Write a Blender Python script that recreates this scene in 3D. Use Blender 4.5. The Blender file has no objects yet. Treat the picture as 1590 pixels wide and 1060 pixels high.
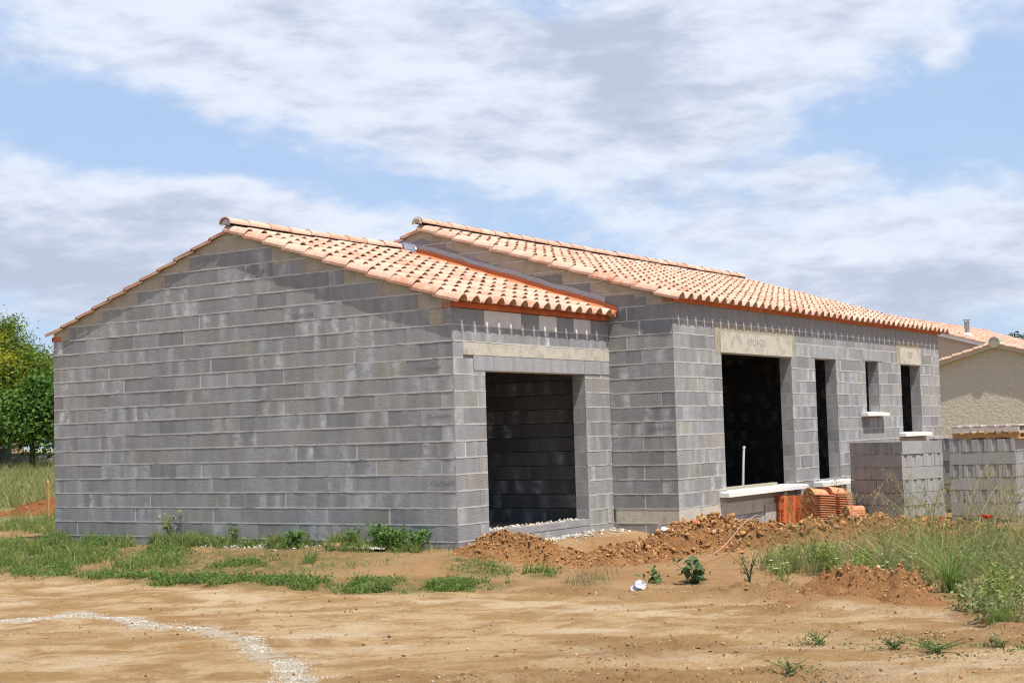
import bpy, math, random
import numpy as np
from mathutils import Vector, Matrix, noise

random.seed(7); RNG = np.random.default_rng(7)
scn = bpy.context.scene
COL = scn.collection
UP = Vector((0, 0, 1))

# ------------------------------------------------------------------ dimensions (metres)
GW = 7.195            # width of the garage gable (along Y)
LC = 3.746            # depth of the garage wing along X
LD = 1.018            # main house front stands this far forward
XE = 15.31            # far end of the main house
ZO = -0.016           # course offset of the main house
SG, AG = 0.3285, 2.900    # garage roof: underside z = AG + SG*y
SM, AM = 0.318, 3.405     # main roof underside
YRG, YRM = 3.64, 3.24     # ridge lines
SUN = Vector((-0.34, -1.0, 2.38)).normalized()   # towards the sun

# ------------------------------------------------------------------ scene graph helpers
def tag(o, label=None, cat=None, group=None, kind=None):
    if label: o['label'] = label
    if cat: o['category'] = cat
    if group: o['group'] = group
    if kind: o['kind'] = kind
    return o

def empty(name, loc=(0, 0, 0), rz=0.0):
    o = bpy.data.objects.new(name, None); COL.objects.link(o)
    o.location = loc; o.rotation_euler = (0, 0, rz); o.empty_display_size = 0.2
    return o

def copy_tree(o, parent=None):
    c = o.copy(); COL.objects.link(c)
    if parent is not None:
        c.parent = parent
    for ch in list(o.children):
        copy_tree(ch, c)
    return c

class MB:
    """collects faces; .build links them as one mesh object"""
    def __init__(s):
        s.v = []; s.f = []; s.m = []; s.c = []; s.uv = []
    def face(s, pts, mi=0, col=(1, 1, 1, 1), uvs=None):
        i = len(s.v); s.v.extend([tuple(p) for p in pts]); n = len(pts)
        s.f.append(tuple(range(i, i + n))); s.m.append(mi)
        s.c.extend([col] * n); s.uv.extend(uvs if uvs else [(0.0, 0.0)] * n)
    def box(s, lo, hi, mi=0, col=(1, 1, 1, 1), skip='', M=None):
        (x0, y0, z0), (x1, y1, z1) = lo, hi
        F = {'-x': [(x0, y1, z0), (x0, y0, z0), (x0, y0, z1), (x0, y1, z1)],
             '+x': [(x1, y0, z0), (x1, y1, z0), (x1, y1, z1), (x1, y0, z1)],
             '-y': [(x0, y0, z0), (x1, y0, z0), (x1, y0, z1), (x0, y0, z1)],
             '+y': [(x1, y1, z0), (x0, y1, z0), (x0, y1, z1), (x1, y1, z1)],
             '-z': [(x0, y1, z0), (x1, y1, z0), (x1, y0, z0), (x0, y0, z0)],
             '+z': [(x0, y0, z1), (x1, y0, z1), (x1, y1, z1), (x0, y1, z1)]}
        for k, p in F.items():
            if k in skip: continue
            if M is not None: p = [M @ Vector(q) for q in p]
            a = Vector(p[1]) - Vector(p[0]); b = Vector(p[2]) - Vector(p[1])
            s.face(p, mi, col, [(0, 0), (a.length, 0), (a.length, b.length), (0, b.length)])
    def grid(s, P, mi=0, col=(1, 1, 1, 1), flip=False):
        for i in range(len(P) - 1):
            for j in range(len(P[0]) - 1):
                q = [P[i][j], P[i][j + 1], P[i + 1][j + 1], P[i + 1][j]]
                s.face(q[::-1] if flip else q, mi, col)
    def tube(s, pts, rad, n=8, mi=0, col=(1, 1, 1, 1), cap=True):
        pts = [Vector(p) for p in pts]; rings = []
        for i, p in enumerate(pts):
            d = (pts[min(i + 1, len(pts) - 1)] - pts[max(i - 1, 0)]).normalized()
            a = d.cross(UP if abs(d.z) < .95 else Vector((1, 0, 0))).normalized(); b = d.cross(a)
            r = rad[i] if isinstance(rad, (list, tuple)) else rad
            rings.append([p + (a * math.cos(t) + b * math.sin(t)) * r for t in [2 * math.pi * k / n for k in range(n + 1)]])
        s.grid(rings, mi, col, flip=True)
        if cap:
            s.face(rings[0][:-1], mi, col); s.face(rings[-1][:-1][::-1], mi, col)
    def build(s, name, mats, parent=None, smooth=False, weld=False):
        me = bpy.data.meshes.new(name); me.from_pydata(s.v, [], s.f)
        for m in (mats if isinstance(mats, (list, tuple)) else [mats]): me.materials.append(m)
        me.polygons.foreach_set('material_index', s.m)
        a = me.color_attributes.new('tone', 'FLOAT_COLOR', 'CORNER')
        a.data.foreach_set('color', np.array(s.c, np.float32).ravel())
        u = me.uv_layers.new(name='UVMap'); u.data.foreach_set('uv', np.array(s.uv, np.float32).ravel())
        if weld:
            import bmesh
            bm = bmesh.new(); bm.from_mesh(me); bmesh.ops.remove_doubles(bm, verts=bm.verts, dist=1e-4); bm.to_mesh(me); bm.free()
        if smooth: me.polygons.foreach_set('use_smooth', [True] * len(me.polygons))
        me.update()
        o = bpy.data.objects.new(name, me); COL.objects.link(o)
        if parent is not None: o.parent = parent
        return o

def np_mesh(name, V, F, mats, parent=None, tone=None, smooth=False, attrs=None):
    """V (n,3), F (m,3|4) arrays, tone per vertex (n,4)"""
    V = np.asarray(V, np.float32); F = np.asarray(F, np.int32); k = F.shape[1]
    me = bpy.data.meshes.new(name)
    me.vertices.add(len(V)); me.vertices.foreach_set('co', V.ravel())
    me.loops.add(F.size); me.loops.foreach_set('vertex_index', F.ravel())
    me.polygons.add(len(F)); me.polygons.foreach_set('loop_start', np.arange(0, F.size, k, dtype=np.int32))
    me.polygons.foreach_set('loop_total', np.full(len(F), k, np.int32))
    for m in (mats if isinstance(mats, (list, tuple)) else [mats]): me.materials.append(m)
    me.update(calc_edges=True)
    if tone is not None:
        a = me.color_attributes.new('tone', 'FLOAT_COLOR', 'POINT'); a.data.foreach_set('color', np.asarray(tone, np.float32).ravel())
    for n_, arr in (attrs or {}).items():
        a = me.attributes.new(n_, 'FLOAT', 'POINT'); a.data.foreach_set('value', np.asarray(arr, np.float32).ravel())
    if smooth: me.polygons.foreach_set('use_smooth', np.ones(len(F), bool))
    o = bpy.data.objects.new(name, me); COL.objects.link(o)
    if parent is not None: o.parent = parent
    return o

# ------------------------------------------------------------------ materials
class NT:
    def __init__(s, name):
        s.mat = bpy.data.materials.new(name); s.mat.use_nodes = True; s.t = s.mat.node_tree
        s.t.nodes.clear(); s.out = s.t.nodes.new('ShaderNodeOutputMaterial')
        s.bsdf = s.t.nodes.new('ShaderNodeBsdfPrincipled'); s.link(s.bsdf.outputs[0], s.out.inputs[0])
        s.bsdf.inputs['Specular IOR Level'].default_value = .2
    def n(s, typ, **kw):
        o = s.t.nodes.new(typ)
        for k, v in kw.items(): setattr(o, k, v)
        return o
    def link(s, a, b): s.t.links.new(a, b)
    def setin(s, sock, v):
        if isinstance(v, bpy.types.NodeSocket): s.link(v, sock)
        else: sock.default_value = v
    def math(s, op, a, b=0.0, c=0.0, clamp=False):
        o = s.n('ShaderNodeMath', operation=op, use_clamp=clamp)
        for i, v in enumerate((a, b, c)): s.setin(o.inputs[i], v)
        return o.outputs[0]
    def mix(s, f, a, b, blend='MIX'):
        o = s.n('ShaderNodeMix', data_type='RGBA', blend_type=blend, clamp_factor=True)
        s.setin(o.inputs[0], f)
        for i, v in ((6, a), (7, b)):
            s.setin(o.inputs[i], v if isinstance(v, bpy.types.NodeSocket) or len(v) == 4 else tuple(v) + (1,))
        return o.outputs[2]
    def noise(s, scale, detail=4, rough=.55, vec=None, dist=0.0, dim='3D'):
        o = s.n('ShaderNodeTexNoise', noise_dimensions=dim)
        o.inputs['Scale'].default_value = scale; o.inputs['Detail'].default_value = detail
        o.inputs['Roughness'].default_value = rough; o.inputs['Distortion'].default_value = dist
        if vec is not None: s.link(vec, o.inputs['Vector'])
        return o.outputs['Fac']
    def ramp(s, f, lo, hi):
        o = s.n('ShaderNodeMapRange', interpolation_type='SMOOTHSTEP'); s.setin(o.inputs[0], f)
        o.inputs[1].default_value = lo; o.inputs[2].default_value = hi
        return o.outputs[0]
    def attr(s, name, out='Color'):
        return s.n('ShaderNodeAttribute', attribute_name=name).outputs[out]
    def sep(s, c):
        o = s.n('ShaderNodeSeparateColor'); s.link(c, o.inputs[0]); return o.outputs
    def pos(s): return s.n('ShaderNodeNewGeometry').outputs['Position']
    def obj(s): return s.n('ShaderNodeTexCoord').outputs['Object']
    def scalevec(s, v, sc):
        o = s.n('ShaderNodeVectorMath', operation='MULTIPLY'); s.link(v, o.inputs[0]); o.inputs[1].default_value = sc
        return o.outputs[0]
    def hsv(s, col, v, sat=1.0, hue=.5):
        o = s.n('ShaderNodeHueSaturation'); s.setin(o.inputs['Color'], col if isinstance(col, bpy.types.NodeSocket) else tuple(col) + (1,))
        s.setin(o.inputs['Value'], v); s.setin(o.inputs['Saturation'], sat); s.setin(o.inputs['Hue'], hue)
        return o.outputs[0]
    def bump(s, h, dist=.004, strength=1.0):
        o = s.n('ShaderNodeBump'); o.inputs['Distance'].default_value = dist; o.inputs['Strength'].default_value = strength
        s.link(h, o.inputs['Height']); s.link(o.outputs[0], s.bsdf.inputs['Normal'])
    def done(s, col, rough=.85):
        s.setin(s.bsdf.inputs['Base Color'], col if isinstance(col, bpy.types.NodeSocket) or len(col) == 4 else tuple(col) + (1,))
        s.setin(s.bsdf.inputs['Roughness'], rough)
        return s.mat

def mat_block():
    # tone: R grey level, G position of the pale bloom, B its strength, A warmth.  uv: 0..1 along and up the block
    n = NT('concrete_block'); t = n.attr('tone'); r = n.sep(t); al = n.attr('tone', 'Alpha'); P = n.pos()
    uv = n.n('ShaderNodeUVMap', uv_map='UVMap').outputs[0]
    sx = n.n('ShaderNodeSeparateXYZ'); n.link(uv, sx.inputs[0])
    base = n.mix(al, (.272, .274, .282), (.318, .300, .258))
    base = n.hsv(base, n.math('MULTIPLY', r[0], 1.0))
    big = n.noise(2.3, 3, .6, P); fine = n.noise(70, 3, .7, P); mid = n.noise(14, 5, .65, P)
    v = n.math('ADD', n.math('MULTIPLY', big, .34), n.math('ADD', n.math('MULTIPLY', mid, .34), n.math('MULTIPLY', fine, .55)))
    base = n.hsv(base, n.math('ADD', .42, n.math('MULTIPLY', v, .95)))
    uu = n.math('ABSOLUTE', n.math('SUBTRACT', n.math('FRACT', n.math('MULTIPLY', n.math('SUBTRACT', n.math('ADD', sx.outputs[0], 1.0), r[1]), 1.6)), .5))
    d = n.math('DIVIDE', n.math('SUBTRACT', n.math('ADD', uu, n.math('MULTIPLY', n.math('SUBTRACT', mid, .5), .22)), .0), .24)
    g = n.math('POWER', 2.718, n.math('MULTIPLY', n.math('MULTIPLY', d, d), -1.0))
    g = n.math('MULTIPLY', n.math('MULTIPLY', g, r[2]), n.ramp(n.noise(9, 3, .6, P), .25, .7))
    base = n.mix(n.math('MULTIPLY', g, .85), base, (.53, .545, .57))
    # webs of the hollow block dry paler, in faint upright bands
    band = n.math('SINE', n.math('ADD', n.math('MULTIPLY', sx.outputs[0], 12.6), n.math('MULTIPLY', r[1], 9.0)))
    base = n.hsv(base, n.math('ADD', 1.0, n.math('MULTIPLY', band, .045)))
    spk = n.ramp(n.noise(120, 2, .5, P), .60, .74)
    base = n.mix(n.math('MULTIPLY', spk, .18), base, (.12, .12, .125))
    pale = n.ramp(n.noise(150, 2, .5, P), .62, .75)
    base = n.mix(n.math('MULTIPLY', pale, .15), base, (.58, .58, .57))
    n.bump(n.math('ADD', n.math('MULTIPLY', mid, .6), n.math('ADD', fine, n.math('MULTIPLY', n.noise(34, 4, .7, P), .7))), .007, 1.0)
    return n.done(base, .95)

def mat_plain(name, col, var=.25, scale=18, rough=.9, bump=.003, tint=None, use_tone=False, fine=90, spec=.2, tintlo=.45, tinthi=.7):
    n = NT(name); P = n.obj()
    f = n.noise(scale, 5, .65, P); g = n.noise(fine, 3, .6, P)
    c = n.hsv(col, n.math('ADD', 1 - var, n.math('MULTIPLY', n.math('ADD', f, g), var)))
    if tint is not None: c = n.mix(n.ramp(n.noise(scale * .35, 4, .6, P), tintlo, tinthi), c, tint)
    if use_tone: c = n.mix(1.0, c, n.attr('tone'), 'MULTIPLY')
    if bump: n.bump(n.math('ADD', f, n.math('MULTIPLY', g, .5)), bump, .8)
    n.bsdf.inputs['Specular IOR Level'].default_value = spec
    return n.done(c, rough)

def mat_tile():
    n = NT('clay_tile'); t = n.sep(n.attr('tone')); P = n.obj()
    c = n.mix(t[0], (.50, .295, .212), (.58, .42, .322))
    c = n.mix(n.math('MULTIPLY', t[1], .75), c, (.47, .20, .115))
    f = n.noise(11, 5, .65, P); g = n.noise(60, 3, .6, P)
    c = n.mix(n.math('MULTIPLY', n.ramp(f, .42, .68), .55), c, (.64, .49, .38))
    c = n.hsv(c, n.math('ADD', .78, n.math('MULTIPLY', g, .42)))
    c = n.mix(n.math('MULTIPLY', n.ramp(n.noise(5, 4, .7, P), .56, .72), .35), c, (.40, .29, .21))
    n.bump(n.math('ADD', f, g), .003, .5)
    return n.done(c, .8)

def mat_tone(name, rough=.8, var=.25, scale=30, spec=.2, transl=0.0, bump=0.0):
    """base colour straight from the 'tone' attribute with a little noise"""
    n = NT(name); P = n.pos()
    c = n.hsv(n.attr('tone'), n.math('ADD', 1 - var, n.math('MULTIPLY', n.noise(scale, 3, .6, P), 2 * var)))
    n.bsdf.inputs['Specular IOR Level'].default_value = spec
    if bump: n.bump(n.noise(scale, 4, .7, P), bump, .9)
    n.done(c, rough)
    if transl:
        tr = n.n('ShaderNodeBsdfTranslucent'); n.link(c, tr.inputs[0]); mx = n.n('ShaderNodeMixShader'); mx.inputs[0].default_value = transl
        n.link(n.bsdf.outputs[0], mx.inputs[1]); n.link(tr.outputs[0], mx.inputs[2]); n.link(mx.outputs[0], n.out.inputs[0])
    return n.mat

def mat_soil(name, dry, moist, pale):
    n = NT(name); P = n.pos()
    a = n.noise(1.3, 5, .65, P); b = n.noise(9, 5, .7, P); c_ = n.noise(55, 4, .7, P)
    c = n.mix(n.ramp(a, .38, .62), dry, moist)
    c = n.mix(n.math('MULTIPLY', n.ramp(b, .5, .72), .6), c, pale)
    c = n.hsv(c, n.math('ADD', .62, n.math('MULTIPLY', n.math('ADD', b, c_), .38)))
    n.bump(n.math('ADD', n.math('MULTIPLY', b, 1.0), n.math('ADD', n.math('MULTIPLY', c_, .6), n.noise(24, 5, .75, P))), .05, 1.0)
    return n.done(c, .97)

def mat_ground():
    n = NT('ground_soil'); P = n.pos()
    tr = n.attr('track', 'Fac'); gr = n.attr('grassy', 'Fac'); gv = n.attr('gravel', 'Fac'); fld = n.attr('field', 'Fac'); wet = n.attr('rough', 'Fac')
    # drag marks run along the track
    def dot(v):
        o = n.n('ShaderNodeVectorMath', operation='DOT_PRODUCT'); n.link(P, o.inputs[0]); o.inputs[1].default_value = v; return o.outputs['Value']
    cb = n.n('ShaderNodeCombineXYZ'); n.link(dot((.52, -.85, 0)), cb.inputs[0]); n.link(dot((1.55, 1.12, 0)), cb.inputs[1]); SV = cb.outputs[0]
    st = n.noise(1.1, 5, .65, SV, .6); a = n.noise(.8, 5, .6, P); b = n.noise(7, 5, .7, P); f = n.noise(60, 4, .75, P); f2 = n.noise(170, 2, .6, P)
    loose = n.mix(n.ramp(a, .35, .65), (.39, .225, .098), (.47, .295, .145))
    loose = n.mix(n.math('MULTIPLY', n.ramp(b, .5, .7), .5), loose, (.47, .335, .21))
    packed = n.mix(n.ramp(st, .40, .58), (.405, .245, .105), (.565, .395, .215))
    packed = n.mix(n.math('MULTIPLY', n.ramp(n.noise(3.4, 6, .75, P), .50, .68), .5), packed, (.33, .19, .078))
    packed = n.mix(n.math('MULTIPLY', n.ramp(n.noise(.55, 5, .65, SV, .4), .50, .66), .85), packed, (.66, .515, .345))
    packed = n.mix(n.math('MULTIPLY', n.ramp(n.noise(3.2, 5, .7, P), .55, .75), .45), packed, (.35, .20, .085))
    c = n.mix(tr, loose, packed)
    c = n.mix(n.math('MULTIPLY', wet, .75), c, (.31, .175, .072))
    c = n.mix(n.math('MULTIPLY', gr, n.ramp(b, .3, .6)), c, (.17, .15, .06))
    c = n.mix(fld, c, n.mix(n.ramp(a, .4, .6), (.20, .21, .07), (.30, .27, .12)))
    gm = n.math('MULTIPLY', n.ramp(n.math('ADD', gv, n.math('MULTIPLY', n.math('SUBTRACT', n.noise(11, 6, .75, P), .5), 1.6)), .38, .62), .6)
    c = n.mix(gm, c, (.60, .55, .46))
    c = n.hsv(c, n.math('ADD', .34, n.math('MULTIPLY', n.math('ADD', n.math('MULTIPLY', f, 1.25), n.math('MULTIPLY', f2, .75)), .66)))
    spk = n.ramp(n.noise(42, 2, .5, P), .66, .72)
    c = n.mix(n.math('MULTIPLY', spk, .28), c, (.60, .50, .38))
    crumb = n.math('MULTIPLY', n.ramp(n.noise(26, 5, .8, P), .56, .66), n.ramp(n.noise(1.3, 5, .7, SV, .5), .44, .58))
    c = n.mix(n.math('MULTIPLY', crumb, .85), c, (.21, .115, .045))
    c = n.mix(n.math('MULTIPLY', n.ramp(n.noise(.9, 6, .7, SV, .9), .55, .63), .6), c, (.33, .185, .075))
    scr = n.math('MULTIPLY', n.ramp(n.noise(2.6, 6, .75, SV, 1.2), .60, .66), .55)
    c = n.mix(scr, c, (.25, .140, .060))
    h = n.math('ADD', n.math('ADD', n.math('MULTIPLY', b, 1.0), n.math('MULTIPLY', f, .8)), n.math('ADD', n.math('MULTIPLY', st, .8), n.math('MULTIPLY', n.noise(24, 5, .75, P), .8)))
    n.bump(h, .045, 1.0)
    return n.done(c, .97)

M_BLOCK = mat_block()
M_BED = mat_plain('mortar_bed', (.50, .49, .465), .35, 25, .95, .004)
M_FILL = mat_plain('mortar_fill', (.40, .355, .275), .5, 9, .95, .012, tint=(.31, .28, .22), fine=45)
M_DRY = mat_plain('joint_backing', (.27, .265, .26), .3, 20, .95, 0)
M_CREAM = mat_plain('cast_concrete', (.51, .48, .405), .4, 16, .92, .006, tint=(.37, .35, .30), fine=70)
M_SURR = mat_plain('cement_patch', (.36, .335, .26), .35, 12, .95, .005, tint=(.30, .285, .22))
M_PALE = mat_plain('smooth_cement', (.66, .64, .60), .18, 8, .85, .002, tint=(.56, .55, .53))
M_SILL = mat_plain('white_sill', (.80, .78, .74), .08, 20, .7, .001)
M_TILE = mat_tile()
M_NEWTILE = mat_plain('new_clay_tile', (.56, .205, .095), .25, 12, .75, .002, tint=(.62, .30, .17))
M_BRICK = mat_plain('hollow_red_brick', (.50, .130, .045), .25, 14, .8, .002, tint=(.60, .19, .075), use_tone=True)
M_DECK = mat_plain('roof_underlay', (.16, .07, .035), .3, 10, .95, 0)
M_ORANGE = mat_plain('orange_flashing', (.52, .165, .068), .4, 7, .75, .003, tint=(.42, .16, .085))
M_LATH = None
M_FOIL = mat_plain('silver_foil', (.70, .74, .80), .15, 30, .28, .006, spec=.8)
M_FOIL.node_tree.nodes['Principled BSDF'].inputs['Metallic'].default_value = .8
M_SLAB = mat_plain('floor_screed', (.30, .295, .285), .3, 6, .95, .003)
M_INK = mat_plain('stamp_ink', (.19, .19, .205), .4, 60, .9, 0)
M_INK2 = mat_plain('faded_ink', (.30, .285, .28), .3, 60, .9, 0)
M_TONE = mat_tone('tinted', .85, .2, 25, bump=.002)
M_LEAF = mat_tone('leaf', .65, .22, 9, .25, transl=.32)
M_GRASS = mat_tone('grass_blade', .7, .2, 14, .2, transl=.45)
M_BARK = mat_plain('bark', (.10, .075, .055), .4, 20, .95, .02)
M_SOIL = mat_soil('dug_soil', (.385, .20, .082), (.28, .135, .052), (.46, .29, .145))
M_SOILR = mat_soil('red_soil', (.30, .12, .042), (.22, .082, .030), (.36, .17, .075))
M_CLOD = mat_tone('clod', .97, .3, 40, bump=.006)
M_WOOD = mat_tone('wood', .85, .35, 18, bump=.002)
M_ROUGH = None
def _lath():
    n = NT('metal_lath'); P = n.pos()
    v = n.n('ShaderNodeTexVoronoi', feature='F1'); v.inputs['Scale'].default_value = 110; n.link(P, v.inputs['Vector'])
    f = n.ramp(v.outputs['Distance'], .25, .55)
    n.bump(v.outputs['Distance'], .01, 1)
    return n.done(n.mix(f, (.36, .36, .365), (.56, .56, .57)), .6)
M_LATH = _lath()
def _rough():
    n = NT('roughcast'); P = n.pos()
    v = n.noise(9, 4, .65, P, .3); g = n.noise(30, 3, .6, P)
    n.bump(n.math('ADD', v, n.math('MULTIPLY', g, .4)), .11, 1.0)
    return n.done(n.hsv((.60, .555, .455), n.math('ADD', .72, n.math('MULTIPLY', n.math('ADD', v, g), .28))), .95)
M_ROUGH = _rough()
M_RENDER = mat_plain('smooth_render', (.44, .375, .29), .15, 4, .95, .004)
M_GARDENWALL = mat_plain('grey_render', (.40, .385, .35), .3, 2.5, .95, .004, tint=(.30, .29, .27))
M_METAL = mat_plain('bare_metal', (.40, .39, .38), .2, 20, .35, 0, spec=.6); M_METAL.node_tree.nodes['Principled BSDF'].inputs['Metallic'].default_value = .7

# ------------------------------------------------------------------ block walls
def blocktone(rng, base=1.0):
    w = rng.random()
    r = base * rng.choice([.84, .92, .97, 1.0, 1.03, 1.09]) * rng.uniform(.96, 1.04)
    return (r, rng.uniform(.1, .9), min(1.1, max(0, rng.gauss(.55, .4))) if rng.random() < .66 else 0.0, min(1, max(0, rng.gauss(.10, .22))))

class Wall:
    """courses of blocks on one face. O corner at z=0, U along the wall, N outwards"""
    def __init__(s, O, U, N, zoff=0.0, seed=1, tone=1.0):
        s.O, s.U, s.N = Vector(O), Vector(U), Vector(N); s.z0 = zoff; s.rng = random.Random(seed); s.b = MB(); s.bed = MB(); s.back = MB(); s.tone = tone
        s.flip = (s.U.cross(UP)).dot(s.N) < 0
    def P(s, u, z, d=0.0): return s.O + s.U * u + UP * (z + s.z0) + s.N * d
    def quad(s, mb, u0, u1, z0, z1, d, mi=0, col=(1, 1, 1, 1)):
        q = [s.P(u0, z0, d), s.P(u1, z0, d), s.P(u1, z1, d), s.P(u0, z1, d)]; uv = [(0, 0), (1, 0), (1, 1), (0, 1)]
        if s.flip: q.reverse(); uv.reverse()
        mb.face(q, mi, col, uv)
    def block(s, u0, u1, z0, z1, tone=None, d=None, c0=False, c1=False, mi=0, mb=None, depth=.018, ulen=.5):
        mb = mb or s.b
        t = tone or blocktone(s.rng, s.tone); d = s.rng.uniform(-.0012, .0018) if d is None else d
        # slightly uneven edges: front face is cut in a fan-free strip of three
        q = [s.P(u0, z0, d), s.P(u1, z0, d), s.P(u1, z1, d), s.P(u0, z1, d)]
        k = [s.P(u0, z0, -depth), s.P(u1, z0, -depth), s.P(u1, z1, -depth), s.P(u0, z1, -depth)]
        L = (u1 - u0) / ulen; uv = [(0, 0), (L, 0), (L, 1), (0, 1)]
        def add(p, w):
            if s.flip: p = p[::-1]; w = w[::-1]
            mb.face(p, mi, t, w)
        add(q, uv)
        add([q[0], k[0], k[1], q[1]], [(0, 0), (0, 0), (L, 0), (L, 0)])
        add([q[3], q[2], k[2], k[3]], [(0, 1), (L, 1), (L, 1), (0, 1)])
        if not c0: add([q[0], q[3], k[3], k[0]], [(0, 0), (0, 1), (0, 1), (0, 0)])
        if not c1: add([q[1], k[1], k[2], q[2]], [(L, 0), (L, 0), (L, 1), (L, 1)])
    def bedline(s, u0, u1, z, hmin=.0050, hmax=.0105):
        u = u0; h = s.rng.uniform(hmin, hmax); dn = s.rng.uniform(hmin, hmax)
        while u < u1 - 1e-4:
            e = min(u1, u + s.rng.uniform(.04, .16)); h2 = s.rng.uniform(hmin, hmax); dn2 = s.rng.uniform(hmin, hmax)
            if s.rng.random() < .07: h2 *= .3; dn2 *= .3
            d = s.rng.uniform(.0016, .0042)
            q = [s.P(u, z - dn, d), s.P(e, z - dn2, d), s.P(e, z + h2, d), s.P(u, z + h, d)]
            k = [s.P(u, z - dn, -.018), s.P(e, z - dn2, -.018), s.P(e, z + h2, -.018), s.P(u, z + h, -.018)]
            for p in ([q[0], q[1], q[2], q[3]], [q[3], q[2], k[2], k[3]], [q[0], k[0], k[1], q[1]]):
                s.bed.face(p[::-1] if s.flip else p)
            u, h, dn = e, h2, dn2
    def course(s, k, spans, first_a, first_b, top=None, corner0=True, corner1=False, fills=.16, tones=None, zt=None, lens=None):
        """one course: spans [(u0,u1)]"""
        z0, z1 = .2 * k + .004, .2 * k + .196
        if zt: z1 = zt
        for si, (a, b) in enumerate(spans):
            u = a; first = True; lst = list(lens) if lens else []
            s.bedline(a + (.004 if corner0 else 0), b, .2 * k)
            while u < b - .03:
                L = (first_a if k % 2 == 0 else first_b) if first else .5
                if lst: L = lst.pop(0)
                e = min(b, u + L)
                if b - e < .09: e = b
                z1b = z1
                if top:
                    lim = min(top(u), top(e)) - s.rng.uniform(.03, .12)
                    if lim < z1:
                        z1b = lim if lim - z0 > .09 and s.rng.random() < .55 else None
                        if z1b is None and max(top(u), top(e)) - .03 > z1 and e - u > .3:
                            # half block that still fits
                            m = (u + e) / 2
                            if top(u) > top(e): u0_, e0_ = u, m
                            else: u0_, e0_ = m, e
                            if min(top(u0_), top(e0_)) - .035 > z1: s.block(u0_, e0_, z0, z1 - s.rng.uniform(0, .01))
                g = .0014
                if z1b:
                    fill = s.rng.random() < fills and not first
                    wf = s.rng.uniform(.010, .034) if fill else 0
                    if fill: s.quad(s.bed, u, u + wf, z0, z1b, -.002)
                    t = tones(k, u, e) if tones else None
                    ua, ub = u + (0 if first and corner0 else g) + wf, e - (g if e < b else 0); ca, cb_ = first and corner0 and si == 0, corner1 and e == b
                    if ub - ua > .38 and s.rng.random() < .8:      # the two cells of a block dry to slightly different greys
                        t = t or blocktone(s.rng, s.tone); k2 = s.rng.uniform(.90, 1.09); um = (ua + ub) / 2 + s.rng.uniform(-.02, .02); dd = s.rng.uniform(-.0012, .0014)
                        s.block(ua, um - .0006, z0, z1b, t, d=dd, c0=ca); s.block(um + .0006, ub, z0, z1b, (t[0] * k2, s.rng.uniform(.1, .9), t[2] * s.rng.uniform(.5, 1.4), t[3]), d=dd, c1=cb_)
                    else: s.block(ua, ub, z0, z1b, t, c0=ca, c1=cb_)
                u = e; first = False
    def jamb(s, u, k0, k1, z0, z1, facing, depth=.2):
        """side of an opening at u, looking along +U (facing=1) or -U (-1)"""
        for k in range(int(math.floor(z0 / .2 + 1e-6)), int(math.ceil(z1 / .2 - 1e-6))):
            a, b = max(z0, .2 * k + .003), min(z1, .2 * k + .197)
            if b - a < .01: continue
            t = blocktone(s.rng, s.tone)
            t = (t[0], t[1], t[2] * .4, t[3])
            ph = s.rng.uniform(-.003, .003)
            q = [s.P(u, a, -.0185), s.P(u, a, -depth), s.P(u, b, -depth), s.P(u, b, -.0185)]
            if (facing > 0) != s.flip: q.reverse()
            s.b.face(q, 0, t, [(0, 0), (.4, 0), (.4, 1), (0, 1)])
            m = [s.P(u, b, -.0185), s.P(u, b, -depth), s.P(u, b + .006, -depth), s.P(u, b + .006, -.0185)]
            if (facing > 0) != s.flip: m.reverse()
            s.bed.face(m)

def subtract(span, holes):
    out = [span]
    for h0, h1 in holes:
        nx = []
        for a, b in out:
            if h1 <= a or h0 >= b: nx.append((a, b)); continue
            if h0 > a + .01: nx.append((a, h0))
            if h1 < b - .01: nx.append((h1, b))
        out = nx
    return out

def stamp(text, center, U, h, parent, mat, name='stamp', shear=0, rough=0.0):
    """ink lettering as a thin mesh lying on the wall face"""
    cu = bpy.data.curves.new('lettering', 'FONT'); cu.body = text; cu.size = h; cu.align_x = 'CENTER'; cu.align_y = 'CENTER'; cu.space_character = 1.12; cu.offset = .0
    tmp = bpy.data.objects.new('lettering', cu); COL.objects.link(tmp)
    me = bpy.data.meshes.new_from_object(tmp.evaluated_get(bpy.context.evaluated_depsgraph_get()))
    bpy.data.objects.remove(tmp); bpy.data.curves.remove(cu)
    me.name = name; me.materials.clear(); me.materials.append(mat)
    o = bpy.data.objects.new(name, me); COL.objects.link(o)
    U = Vector(U); N = U.cross(UP)
    M = Matrix((U, UP, N)).transposed().to_4x4(); M.translation = Vector(center)
    o.parent = parent; o.matrix_local = M
    return o

house = tag(empty('unfinished_house', (0, 0, 0)), 'unfinished grey concrete block house with terracotta tiled roofs and empty openings', 'house')
house_walls = {}
def finish(w, name, parent, extra=None, label=None):
    o = w.b.build(name, [M_BLOCK, M_PALE, M_CREAM], parent)
    if label: o['label'] = label
    if w.bed.f: w.bed.build('mortar_joint', M_BED, o)
    if w.back.f: w.back.build('wall_core', [M_DRY, M_FILL], o)
    return o

topG = lambda y: (AG + SG * y if y < YRG else AG + SG * (2 * YRG - y)) - .012
topM = lambda y: (AM + SM * y if y < YRM else AM + SM * (2 * YRM - y)) - .012

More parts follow.
